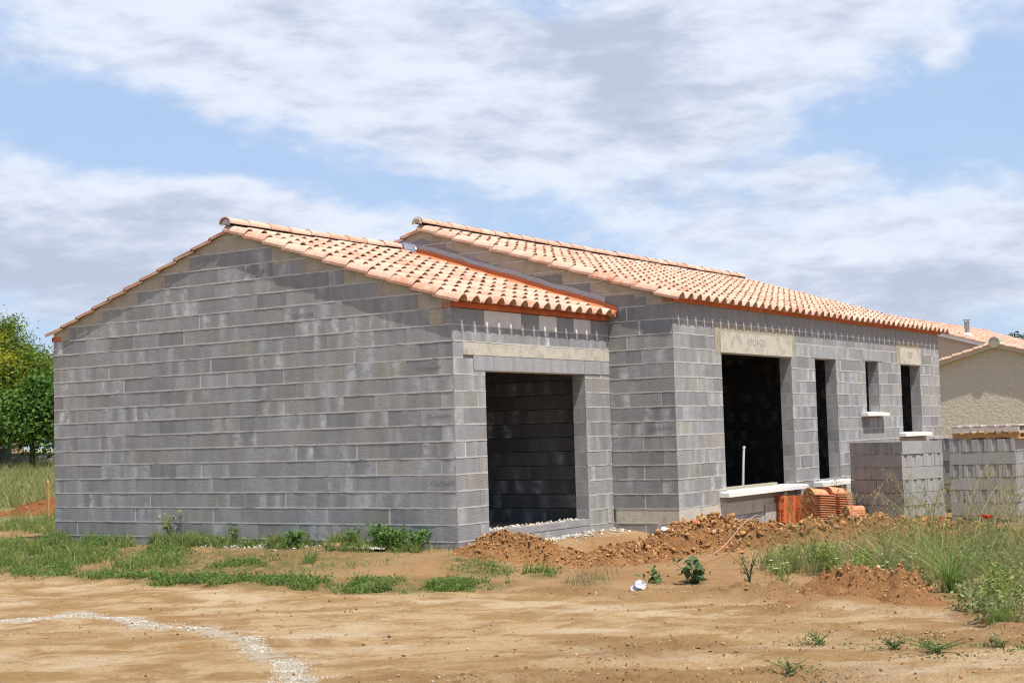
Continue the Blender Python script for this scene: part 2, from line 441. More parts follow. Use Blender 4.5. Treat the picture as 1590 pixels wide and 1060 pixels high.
# --- garage gable (faces -X), u = y
w = Wall((0, 0, 0), (0, 1, 0), (-1, 0, 0), 0, 11)
def gt(k, u, e):
    if k == 13 and .10 < u < .5: return (1.0, .5, .0, 1.0)
    return None
for k in range(-2, 14):
    w.course(k, [(0, GW)], .2, .5, tones=None)
for k in range(14, 21):
    lo = max(0, (.2 * k - AG) / SG); hi = 2 * YRG - lo
    if hi - lo > .5: w.course(k, [(lo + .12 if k > 14 else .32, min(hi - .12, GW - .35 if k == 14 else 9))], .38, .22, top=topG, corner0=False, fills=.06)
w.quad(w.back, 0, GW, -.4, 2.8, -.016)
n_ = 72
for i in range(n_):
    u0, u1 = GW * i / n_, GW * (i + 1) / n_
    q = [w.P(u0, 2.8, -.003), w.P(u1, 2.8, -.003), w.P(u1, topG(u1), -.003), w.P(u0, topG(u0), -.003)]
    w.back.face(q[::-1] if w.flip else q, 1)
# brown block near the front corner
w.block(.115, .335, 2.604, 2.796, (1.05, .5, .0, 1.0), d=.004, mi=0)
garage_gable = finish(w, 'gable_wall', house)
w2 = MB()
for (u0, z0, u1, z1) in ((.118, 2.61, .332, 2.79),):
    w2.face([(-.0065, u1, z0), (-.0065, u0, z0), (-.0065, u0, z1), (-.0065, u1, z1)])
w2.build('cement_patch', M_FILL, garage_gable)
for (y, z) in ((.36, 2.09), (.23, 1.50), (.20, .70), (2.36, 2.86)):
    stamp('CLUSSAN', (-.004, y, z), (0, -1, 0), .078, garage_gable, M_INK, 'printed_stamp')

# --- garage front (faces -Y), u = x, opening .67-3.07
w = Wall((0, 0, 0), (1, 0, 0), (0, -1, 0), 0, 12, 1.04)
OP = (.67, 3.07)
for k in range(-2, 0): w.course(k, [(0, LC)], .5, .2)
for k in range(0, 10): w.course(k, subtract((0, LC), [OP]), .5, .2, corner0=True)
w.course(10, [(0, .42), (3.07, LC)], .42, .42, zt=2.196); w.course(10, [(.42, .67)], .3, .3, zt=2.05)
w.course(11, [(0, .21)], .5, .5, zt=2.385)
x = .42
while x < LC - .02:
    e = min(LC, x + .44); w.block(x + .003, e - .003, 2.052, 2.235, (1.22, .5, .15, 0), d=.006); x = e
w.course(12, [(0, LC)], .2, .5)
x = 0.0; i = 0
for L in (.68, .42, .42, .42, .45, .42, .46, .5):
    e = min(LC, x + L); pale = i in (1, 2, 4, 6)
    w.block(x + (.003 if i else 0), e - .003, 2.604, 2.798, (1, 0, 0, 0) if pale else (1.02, .5, .1, .1), d=.002, mi=1 if pale else 0, c0=i == 0); x = e; i += 1
w.bedline(0, LC, 2.6)
for a, b, z0, z1 in ((0, .67, -.4, 2.8), (3.07, LC, -.4, 2.8), (.67, 3.07, -.4, .06), (.67, 3.07, 2.05, 2.8)): w.quad(w.back, a, b, z0, z1, -.016)
w.jamb(3.07, 0, 0, .09, 2.05, -1); w.jamb(.67, 0, 0, .09, 2.05, 1)
q = [w.P(.67, 2.05, .006), w.P(3.07, 2.05, .006), w.P(3.07, 2.05, -.2), w.P(.67, 2.05, -.2)]; w.b.face(q[::-1], 1)
garage_front = finish(w, 'front_wall', house)
m = MB(); m.box((.21, -.009, 2.238), (LC - .004, .05, 2.388)); o = m.build('lintel', M_CREAM, house); o['label'] = 'long cream concrete lintel strip over the garage opening'
m = MB(); m.box((.66, -.004, .0), (3.08, .19, .085), 0, (1.1, .5, .2, .1)); o = m.build('threshold', M_BLOCK, house)

# --- main gable (faces -X), u from the corner at y=-LD going +y
w = Wall((LC, -LD, 0), (0, 1, 0), (-1, 0, 0), ZO, 13, .93)
for k in range(-2, 15):
    if k == 0:
        w.block(0, .98, .004, .196, (1, 0, 0, 0), mi=2, c0=True); w.bedline(0, LD, 0); continue
    w.course(k, [(0, LD - .005)], .2, .5, tones=None, fills=.55)
topMl = lambda u: topM(u - LD) - ZO
for k in range(15, 24):
    lo = max(0, (.2 * k + ZO - AM) / SM + LD); hi = 2 * (YRM + LD) - lo
    if hi - lo > .5: w.course(k, [(lo + .12 if k > 15 else .4, hi - .12)], .34, .18, top=topMl, corner0=False, fills=.06, tones=lambda k, u, e: (w.rng.uniform(.72, .9), .5, .1, .55))
for k in (13, 14):
    w.course(k, [(LD, 5.0)], .3, .1, corner0=False)
w.quad(w.back, 0, LD, -.4, 3.02, -.016)
for i in range(84):
    u0, u1 = 8.4 * i / 84, 8.4 * (i + 1) / 84
    z0 = 3.0 if u0 < LD else 2.5
    q = [w.P(u0, z0, -.003), w.P(u1, z0, -.003), w.P(u1, topMl(u1), -.003), w.P(u0, topMl(u0), -.003)]
    w.back.face(q[::-1] if w.flip else q, 1)
main_gable = finish(w, 'gable_wall', house)
stamp('CLUSSAN', (LC - .004, -LD + .24, 1.285), (0, -1, 0), .078, main_gable, M_INK, 'printed_stamp')

# --- main front (faces -Y), u = x - LC
w = Wall((LC, -LD, 0), (1, 0, 0), (0, -1, 0), ZO, 14, 1.06)
LM = XE - LC
H = [(5.25, 7.80, .27, 2.36), (8.79, 9.72, .30, 2.37), (11.12, 11.78, 1.43, 2.39), (12.99, 14.10, 1.04, 2.37)]   # x0,x1,z0,z1
H = [(a - LC, b - LC, z0 - ZO, z1 - ZO) for a, b, z0, z1 in H]
sur = [(5.04 - LC, 7.96 - LC, 2.33 - ZO, 2.80 - ZO), (12.80 - LC, 14.30 - LC, 2.34 - ZO, 2.79 - ZO), (8.62 - LC, 9.98 - LC, 2.37 - ZO, 2.60 - ZO), (10.98 - LC, 12.0 - LC, 2.39 - ZO, 2.60 - ZO)]
for k in range(-2, 15):
    z0, z1 = .2 * k, .2 * k + .2
    holes = [(a, b) for a, b, c, d in H if c < z1 - .09 and d > z0 + .09] + [(a, b) for a, b, c, d in sur if c < z1 - .07 and d > z0 + .07]
    if k == 14:
        w.bedline(0, LM, 2.8); u = 0; first = True
        while u < LM - .02:
            e = min(LM, u + (.2 if first else .98)); w.block(u + (0 if first else .002), e - .002, 2.804, 3.03, (w.rng.uniform(.93, 1.0), .5, .08, .12), d=.001, c0=first); u = e; first = False
        continue
    if k == 0:
        for a, b in subtract((0, LM), holes):
            w.block(a, b, .004, .196, (1, 0, 0, 0), mi=2 if a < .1 else 1, c0=a < .1)
        continue
    w.course(k, subtract((0, LM), holes), .5, .2, fills=.16)
for a, b, c, d in H:
    # partial courses at the sill and under the lintel
    kz = math.floor(c / .2 + 1e-6)
    if c - .2 * kz > .02 and c - .2 * kz <= .11: pass
    w.jamb(b, 0, 0, c, d, -1); w.jamb(a, 0, 0, c, d, 1)
    q = [w.P(a, d, .004), w.P(b, d, .004), w.P(b, d, -.2), w.P(a, d, -.2)]; w.b.face(q[::-1], 1)
    q = [w.P(a, c, .0), w.P(b, c, .0), w.P(b, c, -.2), w.P(a, c, -.2)]; w.b.face(q, 1)
# block lintels of the two narrow openings
for a, b, c, d in sur[2:]:
    w.block(a, b, c + .003, 2.596 - ZO * 0, (1.18, .4, .3, 0), d=.003)
# wall core cut round the openings
us = sorted({0.0, LM, *[h[0] for h in H], *[h[1] for h in H]})
for a, b in zip(us[:-1], us[1:]):
    hs = [h for h in H if h[0] <= a + 1e-6 and h[1] >= b - 1e-6]
    if not hs: w.quad(w.back, a, b, -.4, 3.04, -.016)
    for h in hs: w.quad(w.back, a, b, -.4, h[2], -.016); w.quad(w.back, a, b, h[3], 3.04, -.016)
main_front = finish(w, 'front_wall', house)

def lintel(x0, x1, z0, z1, text, h, lab):
    y = -LD
    s = MB(); s.box((x0 - .17, y - .003, z0 - .02), (x1 + .13, y + .05, z1 + .11), 0)
    so = s.build('cement_surround', M_SURR, house)
    m = MB(); m.box((x0, y - .013, z0), (x1, y + .05, z1)); o = m.build('lintel', M_CREAM, house); o['label'] = lab
    if text: stamp(text, ((x0 + x1) / 2 - .02 * (x1 - x0), y - .015, z1 - .13), (1, 0, 0), h, o, M_INK2, 'printed_stamp')
lintel(5.22, 7.84, 2.362, 2.665, 'KPLIAGO', .15, 'wide cream concrete lintel with faded lettering')
lintel(12.96, 14.14, 2.372, 2.675, 'DSE', .16, 'short cream concrete lintel with faded lettering')

def sill(x0, x1, z, dz=.065, out=.13):
    m = MB(); y0 = -LD - out; y1 = -LD + .16
    P = [[(x0, y1, z + .02), (x1, y1, z + .02)], [(x0, y0, z - .004), (x1, y0, z - .004)]]
    m.face([P[1][0], P[1][1], P[0][1], P[0][0]])
    m.face([(x0, y0, z - dz), (x1, y0, z - dz), (x1, y0, z - .004), (x0, y0, z - .004)])
    m.face([(x0, y1, z - dz), (x0, y0, z - dz), (x0, y0, z - .004), (x0, y1, z + .02)])
    m.face([(x1, y0, z - dz), (x1, y1, z - dz), (x1, y1, z + .02), (x1, y0, z - .004)])
    m.face([(x0, y1, z - dz), (x1, y1, z - dz), (x1, y0, z - dz), (x0, y0, z - dz)])
    return m.build('window_sill', M_SILL, house)
sill(5.02, 7.98, .335, .062, .15); sill(8.55, 9.95, .335, .07, .15); sill(10.82, 11.92, 1.46, .06); sill(12.75, 14.30, 1.07, .06)
m = MB(); m.box((5.26, -LD + .10, .335), (7.30, -LD + .19, .395)); m.build('mortar_ledge', M_SURR, house)

# --- hidden and inner walls, floors
m = MB()
def plane_wall(mb, A, B, z0, z1, flip=False):
    A = Vector(A); B = Vector(B); L = (B - A).length; n_ = max(1, int(L / .5)); rng = random.Random(int(A.x * 100 + B.y * 37))
    k = 0
    while z0 + .2 * k < z1 - .01:
        off = .25 * (k % 2); u = 0
        while u < L - .01:
            e = min(L, (u + .5) if u else (.5 - off if off else .5))
            p = A + (B - A) * (u / L); q = A + (B - A) * (e / L); za, zb = z0 + .2 * k, min(z1, z0 + .2 * k + .2)
            g = .004
            f = [(p.x, p.y, za + g), (q.x, q.y, za + g), (q.x, q.y, zb - g), (p.x, p.y, zb - g)]
            mb.face(f[::-1] if flip else f, 0, blocktone(rng, .55), [(0, 0), (1, 0), (1, 1), (0, 1)]); u = e  # block tone lowered indoors, room darkness put into the colour
        k += 1
# garage: inside of the main gable, seen through the opening
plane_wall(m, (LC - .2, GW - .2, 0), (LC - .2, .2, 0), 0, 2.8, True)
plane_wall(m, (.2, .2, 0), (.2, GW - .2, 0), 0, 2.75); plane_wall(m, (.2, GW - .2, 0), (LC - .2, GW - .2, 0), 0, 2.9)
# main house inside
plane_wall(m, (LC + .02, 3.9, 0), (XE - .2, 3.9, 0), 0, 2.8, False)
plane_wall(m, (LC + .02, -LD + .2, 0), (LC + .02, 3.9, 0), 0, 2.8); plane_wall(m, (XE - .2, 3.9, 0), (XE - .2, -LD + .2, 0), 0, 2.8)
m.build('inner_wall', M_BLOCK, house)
m = MB()
m.box((.02, GW - .19, -.4), (LC, GW, 2.82), 0, (1, .5, 0, 0)); m.box((LC + .02, 7.3, -.4), (XE, 7.5, 3.02), 0, (1, .5, 0, 0))
m.face([(XE, -LD, -.4), (XE, 7.5, -.4), (XE, 7.5, 3.0), (XE, YRM, topM(YRM)), (XE, -LD, 3.0)], 0, (1, .5, 0, 0))
m.face([(LC, 0, -.4), (LC, 8.3, -.4), (LC, 7.4, 3.0), (LC, YRM, 4.3), (LC, 0, 3.0)][::-1], 0, (1, .5, 0, 0))
m.build('rear_wall', M_BLOCK, house)
m = MB(); m.box((.2, .19, -.3), (LC - .2, GW - .2, .0)); m.box((LC + .02, -LD + .2, -.3), (XE - .2, 7.3, .0)); m.build('floor_slab', M_SLAB, house)
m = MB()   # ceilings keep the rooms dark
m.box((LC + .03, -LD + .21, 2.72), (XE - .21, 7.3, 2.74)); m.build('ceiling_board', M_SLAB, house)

# ------------------------------------------------------------------ roofs
PITCH, EXPO = .268, .366
def tile_profile(u, h):
    if u < .66: return h * max(0.0, math.sin(math.pi * u / .66)) ** .8
    t = (u - .66) / .34
    return -.006 * math.sin(math.pi * t)
US = [0, .05, .13, .22, .33, .44, .53, .61, .66, .76, .92, 1.0]
def add_tile(mb, F, u0, v0, eave=False, rng=random, verge=0, thick=.013, full=False, length=None, closed=False):
    """F maps (u,v,n) to space. u0 along the eave, v0 up the slope"""
    t = (rng.random(), max(0, rng.gauss(-.15, .6)), 0, 1); t = (t[0], min(1, t[1]), 0, 1)
    if closed: t = (.15, 1.0, 0, 1)
    L = length or EXPO + .04; tl = rng.uniform(-.005, .006); sk = rng.uniform(-.007, .007); dv = rng.uniform(-.011, .011) if not eave else 0
    vs = [0, .055, .14, L] if eave else [0, L]
    def top(u, v): 
        f = v / L
        return F(u0 + u * PITCH + sk * f, v0 + v + dv, tile_profile(u, .079 - .013 * f) + .026 * (1 - f) + tl)
    def bot(u, v):
        f = v / L
        hh = tile_profile(u, .079 - .013 * f - thick) if u < .66 else tile_profile(u, 1)
        ed = -.0 if 0 < u else 0
        return F(u0 + u * PITCH + sk * f, v0 + v + dv, hh + .026 * (1 - f) + tl - (thick if u >= .66 or u < .02 else .002))
    for a, b in zip(vs[:-1], vs[1:]):
        for i in range(len(US) - 1):
            if eave and b <= .056 and US[i] >= .76 and US[i + 1] <= .93: continue
            p, q = US[i], US[i + 1]
            mb.face([top(p, a), top(q, a), top(q, b), top(p, b)], 0, t)
            if (eave and b <= .141) or closed: mb.face([bot(p, b), bot(q, b), bot(q, a), bot(p, a)], 0, t)
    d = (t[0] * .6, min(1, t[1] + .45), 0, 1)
    for i in range(len(US) - 1):
        if eave and US[i] >= .76 and US[i + 1] <= .93: continue
        p, q = US[i], US[i + 1]
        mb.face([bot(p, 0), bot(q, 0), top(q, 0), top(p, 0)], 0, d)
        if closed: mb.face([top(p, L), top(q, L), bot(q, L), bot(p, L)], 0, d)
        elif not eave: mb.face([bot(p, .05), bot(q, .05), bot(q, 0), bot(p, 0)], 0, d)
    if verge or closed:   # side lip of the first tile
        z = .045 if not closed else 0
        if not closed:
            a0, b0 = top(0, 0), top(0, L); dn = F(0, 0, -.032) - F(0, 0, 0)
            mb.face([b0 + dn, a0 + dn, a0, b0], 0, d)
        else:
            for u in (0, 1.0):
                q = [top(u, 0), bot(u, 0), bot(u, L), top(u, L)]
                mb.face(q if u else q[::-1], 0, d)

def roof_slope(parent, name, x0, x1, yr, eave_y, slope, a, side, seed):
    """side=-1: falls towards -Y ; +1: falls towards +Y. a: underside z at the ridge"""
    rng = random.Random(seed); mb = MB(); c = 1 / math.hypot(1, slope)
    run = abs(yr - eave_y); Ls = run / c
    nrow = round((Ls - .02) / EXPO); ex = Ls / nrow
    ncol = round((x1 - x0) / PITCH)
    pit = (x1 - x0) / ncol
    U = Vector((1, 0, 0)) if side < 0 else Vector((-1, 0, 0))
    V = Vector((0, -side * c, slope * c)); N = U.cross(V)
    O = Vector((x0 if side < 0 else x1, eave_y, a - slope * run))
    k = pit / PITCH
    F = lambda u, v, n: O + U * (u * k) + V * v + N * n
    for r in range(nrow):
        for cidx in range(ncol):
            add_tile(mb, F, cidx * PITCH, r * ex, eave=r == 0, rng=rng, verge=cidx == 0, length=ex + .04)
        # closing edge at the far verge
        e = ncol * PITCH
        mb.face([F(e, r * ex, .026 - .04), F(e, r * ex + ex + .04, -.04), F(e, r * ex + ex + .04, .0), F(e, r * ex, .026)], 0, (.4, .5, 0, 1))
    o = mb.build(name, M_TILE, parent)
    return o, F, ncol, Ls

def ridge(parent, x0, x1, y, z, seed, R=.112, L=.40, cap0=True, open0=False):
    rng = random.Random(seed); mb = MB(); x = x0; n_ = max(1, round((x1 - x0) / L)); L = (x1 - x0) / n_
    for i in range(n_):
        t = (rng.random(), min(1, max(0, rng.gauss(-.1, .4))), 0, 1); a, b = x - (.03 if i else 0), x + L
        tl = rng.uniform(-.006, .006)
        ring = lambda X, r: [Vector((X, y + r * math.cos(p), z + tl + r * .80 * math.sin(p))) for p in [math.pi * (-.04 + 1.08 * j / 12) for j in range(13)]]
        o0, o1, i0 = ring(a, R + .010), ring(b, R - .006), ring(a, R - .006); i1 = ring(b, R - .02)
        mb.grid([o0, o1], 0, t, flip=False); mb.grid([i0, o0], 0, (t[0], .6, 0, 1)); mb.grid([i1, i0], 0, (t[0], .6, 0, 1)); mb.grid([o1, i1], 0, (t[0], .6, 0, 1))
        x += L
    return mb.build('ridge_tiles', M_TILE, parent, smooth=True)

zrg = AG + SG * YRG; zrm = AM + SM * YRM
garage_roof = empty('garage_roof'); garage_roof.parent = house; garage_roof['label'] = 'lower terracotta tiled roof over the garage wing'
main_roof = empty('main_roof'); main_roof.parent = house; main_roof['label'] = 'higher terracotta tiled roof over the main block'
roof_slope(garage_roof, 'tile_slope', -.06, LC - .045, YRG, -.145, SG, zrg, -1, 3)
roof_slope(garage_roof, 'tile_slope', -.045, LC - .045, YRG, GW + .13, SG, zrg, 1, 4)
ridge(garage_roof, -.075, LC - .06, YRG, zrg + .082, 5, R=.095)
roof_slope(main_roof, 'tile_slope', LC - .072, 15.62, YRM, -LD - .145, SM, zrm, -1, 6)
roof_slope(main_roof, 'tile_slope', LC - .05, 15.62, YRM, 7.6, SM, zrm, 1, 8)
ridge(main_roof, LC - .085, 15.40, YRM, zrm + .096, 9, R=.095)
M_SEAL = mat_plain('black_seal', (.018, .017, .017), .2, 20, .9, 0)
for par_, x0_, x1_, y_, z_ in ((garage_roof, .05, LC - .08, YRG, zrg), (main_roof, LC + .06, 15.36, YRM, zrm)):
    m = MB(); m.box((x0_, y_ - .078, z_ - .03), (x1_, y_ + .078, z_ + .100)); m.build('ridge_seal', M_SEAL, par_)
# under the tiles
def deck(parent, x0, x1, yr, y0, slope, zr, side):
    m = MB(); z = lambda y: zr - slope * abs(y - yr) - .006
    a = [(x0, yr, z(yr)), (x1, yr, z(yr)), (x1, y0, z(y0)), (x0, y0, z(y0))]
    b = [(p[0], p[1], p[2] - .05) for p in a]
    if side > 0: a.reverse(); b.reverse()
    m.face(a[::-1]); m.face(b)
    for i in range(4): m.face([a[i], a[(i + 1) % 4], b[(i + 1) % 4], b[i]])
    return m.build('roof_underlay', M_DECK, parent)
deck(garage_roof, .02, LC - .01, YRG, .0, SG, zrg, -1); deck(garage_roof, .02, LC - .01, YRG, GW, SG, zrg, 1)
deck(main_roof, LC + .02, XE + .2, YRM, -LD, SM, zrm, -1); deck(main_roof, LC + .02, XE + .2, YRM, 7.45, SM, zrm, 1)
# eave closure behind the open tile arches
m = MB(); m.face([(0, -.012, 2.85), (LC, -.012, 2.85), (LC, -.012, 2.97), (0, -.012, 2.97)], 0, (1, .85, .85, 1)); m.build('eave_closure', M_BRICK, garage_roof)
m = MB(); m.face([(LC, -LD - .012, 3.05), (XE, -LD - .012, 3.05), (XE, -LD - .012, 3.16), (LC, -LD - .012, 3.16)], 0, (1, .85, .85, 1)); m.build('eave_closure', M_BRICK, main_roof)
# mortar bungs at the ridge ends
def bung(parent, x, y, z, R, grey):
    m = MB(); rng = random.Random(3)
    pts = []
    for j in range(15):
        p = math.pi * (-.05 + 1.1 * j / 14); r = R * rng.uniform(.93, 1.0); pts.append((p, r))
    for d0, d1, s0, s1 in ((0, .012, .0, .75), (.012, 0, .75, 1.0)):
        for (p, r), (p2, r2) in zip(pts[:-1], pts[1:]):
            A = lambda pp, rr, s, d: Vector((x - d - rng.uniform(0, .006), y + rr * s * math.cos(pp), z + rr * s * math.sin(pp)))
            m.face([A(p, r, s0, d0), A(p, r, s1, d1), A(p2, r2, s1, d1), A(p2, r2, s0, d0)][::-1])
    return m.build('mortar_bung', grey, parent)
bung(garage_roof, -.05, YRG, zrg + .066, .082, mat_plain('light_mortar', (.52, .52, .51), .35, 40, .95, .01))
bung(main_roof, LC - .095, YRM, zrm + .082, .098, mat_plain('cap_mortar', (.40, .375, .32), .3, 30, .95, .008))

# hollow brick eave course
def eave_bricks(x0, x1, y, z0, z1, depth, end=True):
    m = MB(); rng = random.Random(int(x1 * 10)); x = x0; first = True
    while x < x1 - .01:
        e = min(x1, x + .49); t = rng.uniform(.82, 1.1); c = (t, t * rng.uniform(.92, 1.08), t, 1)
        m.box((x + .002, y - rng.uniform(.026, .030), z0 + .003), (e - .002, y + .04, z1), 0, c, skip='-x' if first else ''); x = e; first = False
    if end:   # open end with 2 x 4 cells
        X = x0 - .006; ya, yb = y - .028, y + depth - .028; nz, ny, t = 2, 4, .007
        hz, hy = (z1 - z0 - t) / nz, (yb - ya - t) / ny
        for i in range(nz + 1): m.box((X, ya, z0 + i * hz), (x0 + .05, yb, z0 + i * hz + t))
        for j in range(ny + 1): m.box((X + .0006, ya + j * hy + .0002, z0 + .0004), (x0 + .05, ya + j * hy + t, z1 - .0004))
        m.face([(x0 + .045, yb, z0), (x0 + .045, ya, z0), (x0 + .045, ya, z1), (x0 + .045, yb, z1)], 0, (.25, .2, .2, 1))  # cell backs coloured dark for the shade inside the holes
    return m
eave_bricks(0, LC - .01, 0, 2.803, 2.868, .17).build('eave_bricks', M_BRICK, house)
eave_bricks(LC, XE + .03, -LD, 3.012, 3.078, .17).build('eave_bricks', M_BRICK, house)
m = MB()
for i in range(3): m.box((-.006, GW - .165, 2.803 + .0295 * i), (.05, GW + .03, 2.810 + .0295 * i))
for j in range(5): m.box((-.0055, GW - .164 + .046 * j, 2.8035), (.05, GW - .157 + .046 * j, 2.8685))
m.face([(.045, GW + .03, 2.803), (.045, GW - .165, 2.803), (.045, GW - .165, 2.868), (.045, GW + .03, 2.868)], 0, (.25, .2, .2, 1))  # dark backing painted in for the shade of the open cells
m.box((.05, GW, 2.803), (LC, GW + .03, 2.868)); m.build('eave_bricks', M_BRICK, house)

# flashing where the garage roof meets the main gable
fl = MB(); la = MB()
N_ = 40
for i in range(N_):
    y0, y1 = -.17 + (YRG + .17) * i / N_, -.17 + (YRG + .17) * (i + 1) / N_
    za, zb = AG + SG * y0, AG + SG * y1
    wob = lambda y: .006 * math.sin(y * 5.1) + .004 * math.sin(y * 13)
    xa, xb = LC - .115, LC - .022
    fl.face([(xa, y1, zb + .045), (xa, y0, za + .045), (xb, y0, za + .105 + wob(y0)), (xb, y1, zb + .105 + wob(y1))])
    fl.face([(xb, y1, zb + .105 + wob(y1)), (xb, y0, za + .105 + wob(y0)), (xb, y0, za + .165 + wob(y0)), (xb, y1, zb + .165 + wob(y1))])
    fl.face([(xb, y1, zb + .165 + wob(y1)), (xb, y0, za + .165 + wob(y0)), (LC + .002, y0, za + .165 + wob(y0)), (LC + .002, y1, zb + .165 + wob(y1))])
    if i > 1: la.face([(LC - .016, y1, zb + .166 + wob(y1)), (LC - .016, y0, za + .166 + wob(y0)), (LC - .006, y0, za + .240 + wob(y0) * 2), (LC - .006, y1, zb + .240 + wob(y1) * 2)])
fl.box((LC - .112, -.176, AG - .045), (LC - .07, -.168, AG + .03))
fl.build('flashing_strip', M_ORANGE, garage_roof); la.build('metal_lath', M_LATH, garage_roof)
m = MB(); rng = random.Random(2)
G = [[Vector((LC - .028 - .03 * j / 3 + rng.uniform(-.012, .012), 3.30 + .42 * i / 9 + rng.uniform(-.01, .01), AG + SG * (3.30 + .42 * i / 9) + .20 - .065 * j + rng.uniform(-.014, .014))) for j in range(4)] for i in range(10)]
m.grid(G, flip=True); m.build('foil_strip', M_FOIL, garage_roof)

# pipe standing in the main room
pipe = MB(); pipe.tube([(7.0, -.47, 0), (7.0, -.47, .35), (7.03, -.475, .7), (7.06, -.48, .93)], .020, 8, 0, (.58, .56, .53, 1)); pipe.tube([(7.06, -.48, .93), (7.065, -.482, .97)], .024, 8, 0, (.66, .64, .6, 1))
tag(pipe.build('conduit_pipe', M_TONE), 'pale conduit pipe standing upright inside the widest window opening', 'pipe')

# ------------------------------------------------------------------ ground
def sst(a, b, x):
    t = np.clip((x - a) / (b - a), 0, 1); return t * t * (3 - 2 * t)
EDGE = np.array([(9, -2.62), (5.05, -2.61), (.79, -2.58), (-.6, -2.1), (-1.6, -1.56), (-3.44, -1.73), (-4.82, -1.84), (-6.58, -2.23), (-7.44, -3.34), (-9, -4.6), (-12, -7)])[::-1]   # y, x of the track's edge
def edge_x(Y): return np.interp(Y, EDGE[:, 0], EDGE[:, 1])
class Lattice:
    def __init__(s, seed): s.g = np.random.default_rng(seed).random((256, 256))
    def __call__(s, x, y):
        xi = np.floor(x).astype(int); yi = np.floor(y).astype(int); fx = x - xi; fy = y - yi
        fx = fx * fx * (3 - 2 * fx); fy = fy * fy * (3 - 2 * fy); g = s.g
        a = g[xi % 256, yi % 256]; b = g[(xi + 1) % 256, yi % 256]; c = g[xi % 256, (yi + 1) % 256]; d = g[(xi + 1) % 256, (yi + 1) % 256]
        return (a * (1 - fx) + b * fx) * (1 - fy) + (c * (1 - fx) + d * fx) * fy - .5
LAT = Lattice(5)
def fbm(x, y, o=4, r=.5):
    s = 0; a = 1.0
    for i in range(o): s = s + a * LAT(x * 2 ** i + 17.3 * i, y * 2 ** i + 5.1 * i); a *= r
    return s
# lumps of loose soil along the foreground: (x, y, ax, ay, height)
LUMPS = [(-5.0, -5.1, .5, .45, .03), (-6.3, -6.2, .5, 1.1, .035), (-1.4, -4.75, .3, .55, .05), (-2.3, -5.2, .18, .9, .035), (-6.2, -5.5, .7, .7, .03), (-5.5, -6.6, .6, .6, .03), (-1.5, -4.3, .25, .8, .05), (-1.7, -2.5, .2, .8, .035), (-6.9, -4.9, .5, 1.0, .05), (-4.6, -5.2, .35, .8, .03), (-3.4, -6.6, .3, 1.2, .03)]
def height(X, Y):
    X = np.asarray(X, float); Y = np.asarray(Y, float)
    h = -.32 + .20 * sst(-2.6, -.1, X) * sst(-1.3, -.1, Y) + .06 * sst(1.0, 4.0, X) * (1 - sst(-1.3, -.2, Y)) * (1 - sst(5.4, 6.4, X))
    d = (X + 14.5) * .833 + (Y + 10.4) * .552
    h = h + .78 * sst(27, 62, d) * sst(7.5, 10, Y)
    e = X - edge_x(Y)
    h = h + .045 * sst(-.12, .10, e + .25 * fbm(X * 1.3, Y * 1.3, 3)) - .02
    # drag marks and ruts follow the track
    al = X * .5 - Y * .866; ac = X * .866 + Y * .5
    on = 1 - sst(-.3, .2, e)
    h = h + on * (.030 * fbm(ac * 2.2, al * .45, 4) + .012 * fbm(ac * 8, al * 1.1, 3))
    for a0, dp, wd, cv_ in ((-7.4, .030, .11, .5), (-6.1, .026, .10, .6), (-4.75, .020, .12, .35), (-8.3, .030, .12, .3)):
        q = (ac - a0 - cv_ * .35 * np.sin(al * .42 + a0) + .10 * fbm(al * .8, al * 0 + a0, 3)) / wd
        h = h + on * dp * (-np.exp(-q * q) + .55 * np.exp(-(q - 1.7) ** 2) + .4 * np.exp(-(q + 1.7) ** 2)) * (.55 + .9 * np.clip(fbm(al * 1.1 + a0, ac, 3) + .35, 0, 1)) * (1 + .25 * np.sin(al * 38) * np.exp(-q * q))
    h = h + .05 * fbm(X * .6, Y * .6, 3) * (1 - .5 * on) + .018 * fbm(X * 3.1, Y * 3.1, 3) + .012 * fbm(X * 9, Y * 9, 3, .6)
    for (x, y, ax, ay, hh) in LUMPS:
        r = ((X - x) / ax) ** 2 + ((Y - y) / ay) ** 2
        h = h + hh * np.exp(-r) * (.35 + 1.5 * np.abs(fbm(X * 6, Y * 6, 5, .65)))
    inside = ((X > .3) & (X < 15) & (Y > .3) & (Y < 7.1)) | ((X > LC + .3) & (X < 15) & (Y > -LD + .3) & (Y < 7.4))
    return np.where(inside, -.45, h)
def hz(x, y): return float(height(np.array([x]), np.array([y]))[0])

def axis(dense0, dense1, step, far):
    a = list(np.arange(dense0, dense1, step)); s = step; v = dense1
    while v < far[1]: a.append(v); s = min(s * 1.12, 60); v += s
    s = step; v = dense0 - step; b = []
    while v > far[0]: b.append(v); s = min(s * 1.12, 60); v -= s
    return np.array(b[::-1] + a)
gx = axis(-8.4, 2.2, .035, (-60, 900)); gy = axis(-8.6, 5.6, .035, (-420, 900))
GX, GY = np.meshgrid(gx, gy, indexing='ij'); GZ = height(GX, GY)
nx_, ny_ = GX.shape; idx = np.arange(nx_ * ny_).reshape(nx_, ny_)
F = np.stack([idx[:-1, :-1], idx[1:, :-1], idx[1:, 1:], idx[:-1, 1:]], -1).reshape(-1, 4)
GRAV = [(-5.49, 1.5), (-5.30, 1.09), (-4.75, 1.1), (-4.85, .41), (-5.15, -.33), (-5.05, -.74), (-5.46, -1.5), (-5.6, -1.94), (-6.15, -2.55), (-6.23, -2.89), (-6.5, -3.2), (-6.85, -3.55), (-7.05, -3.85)]
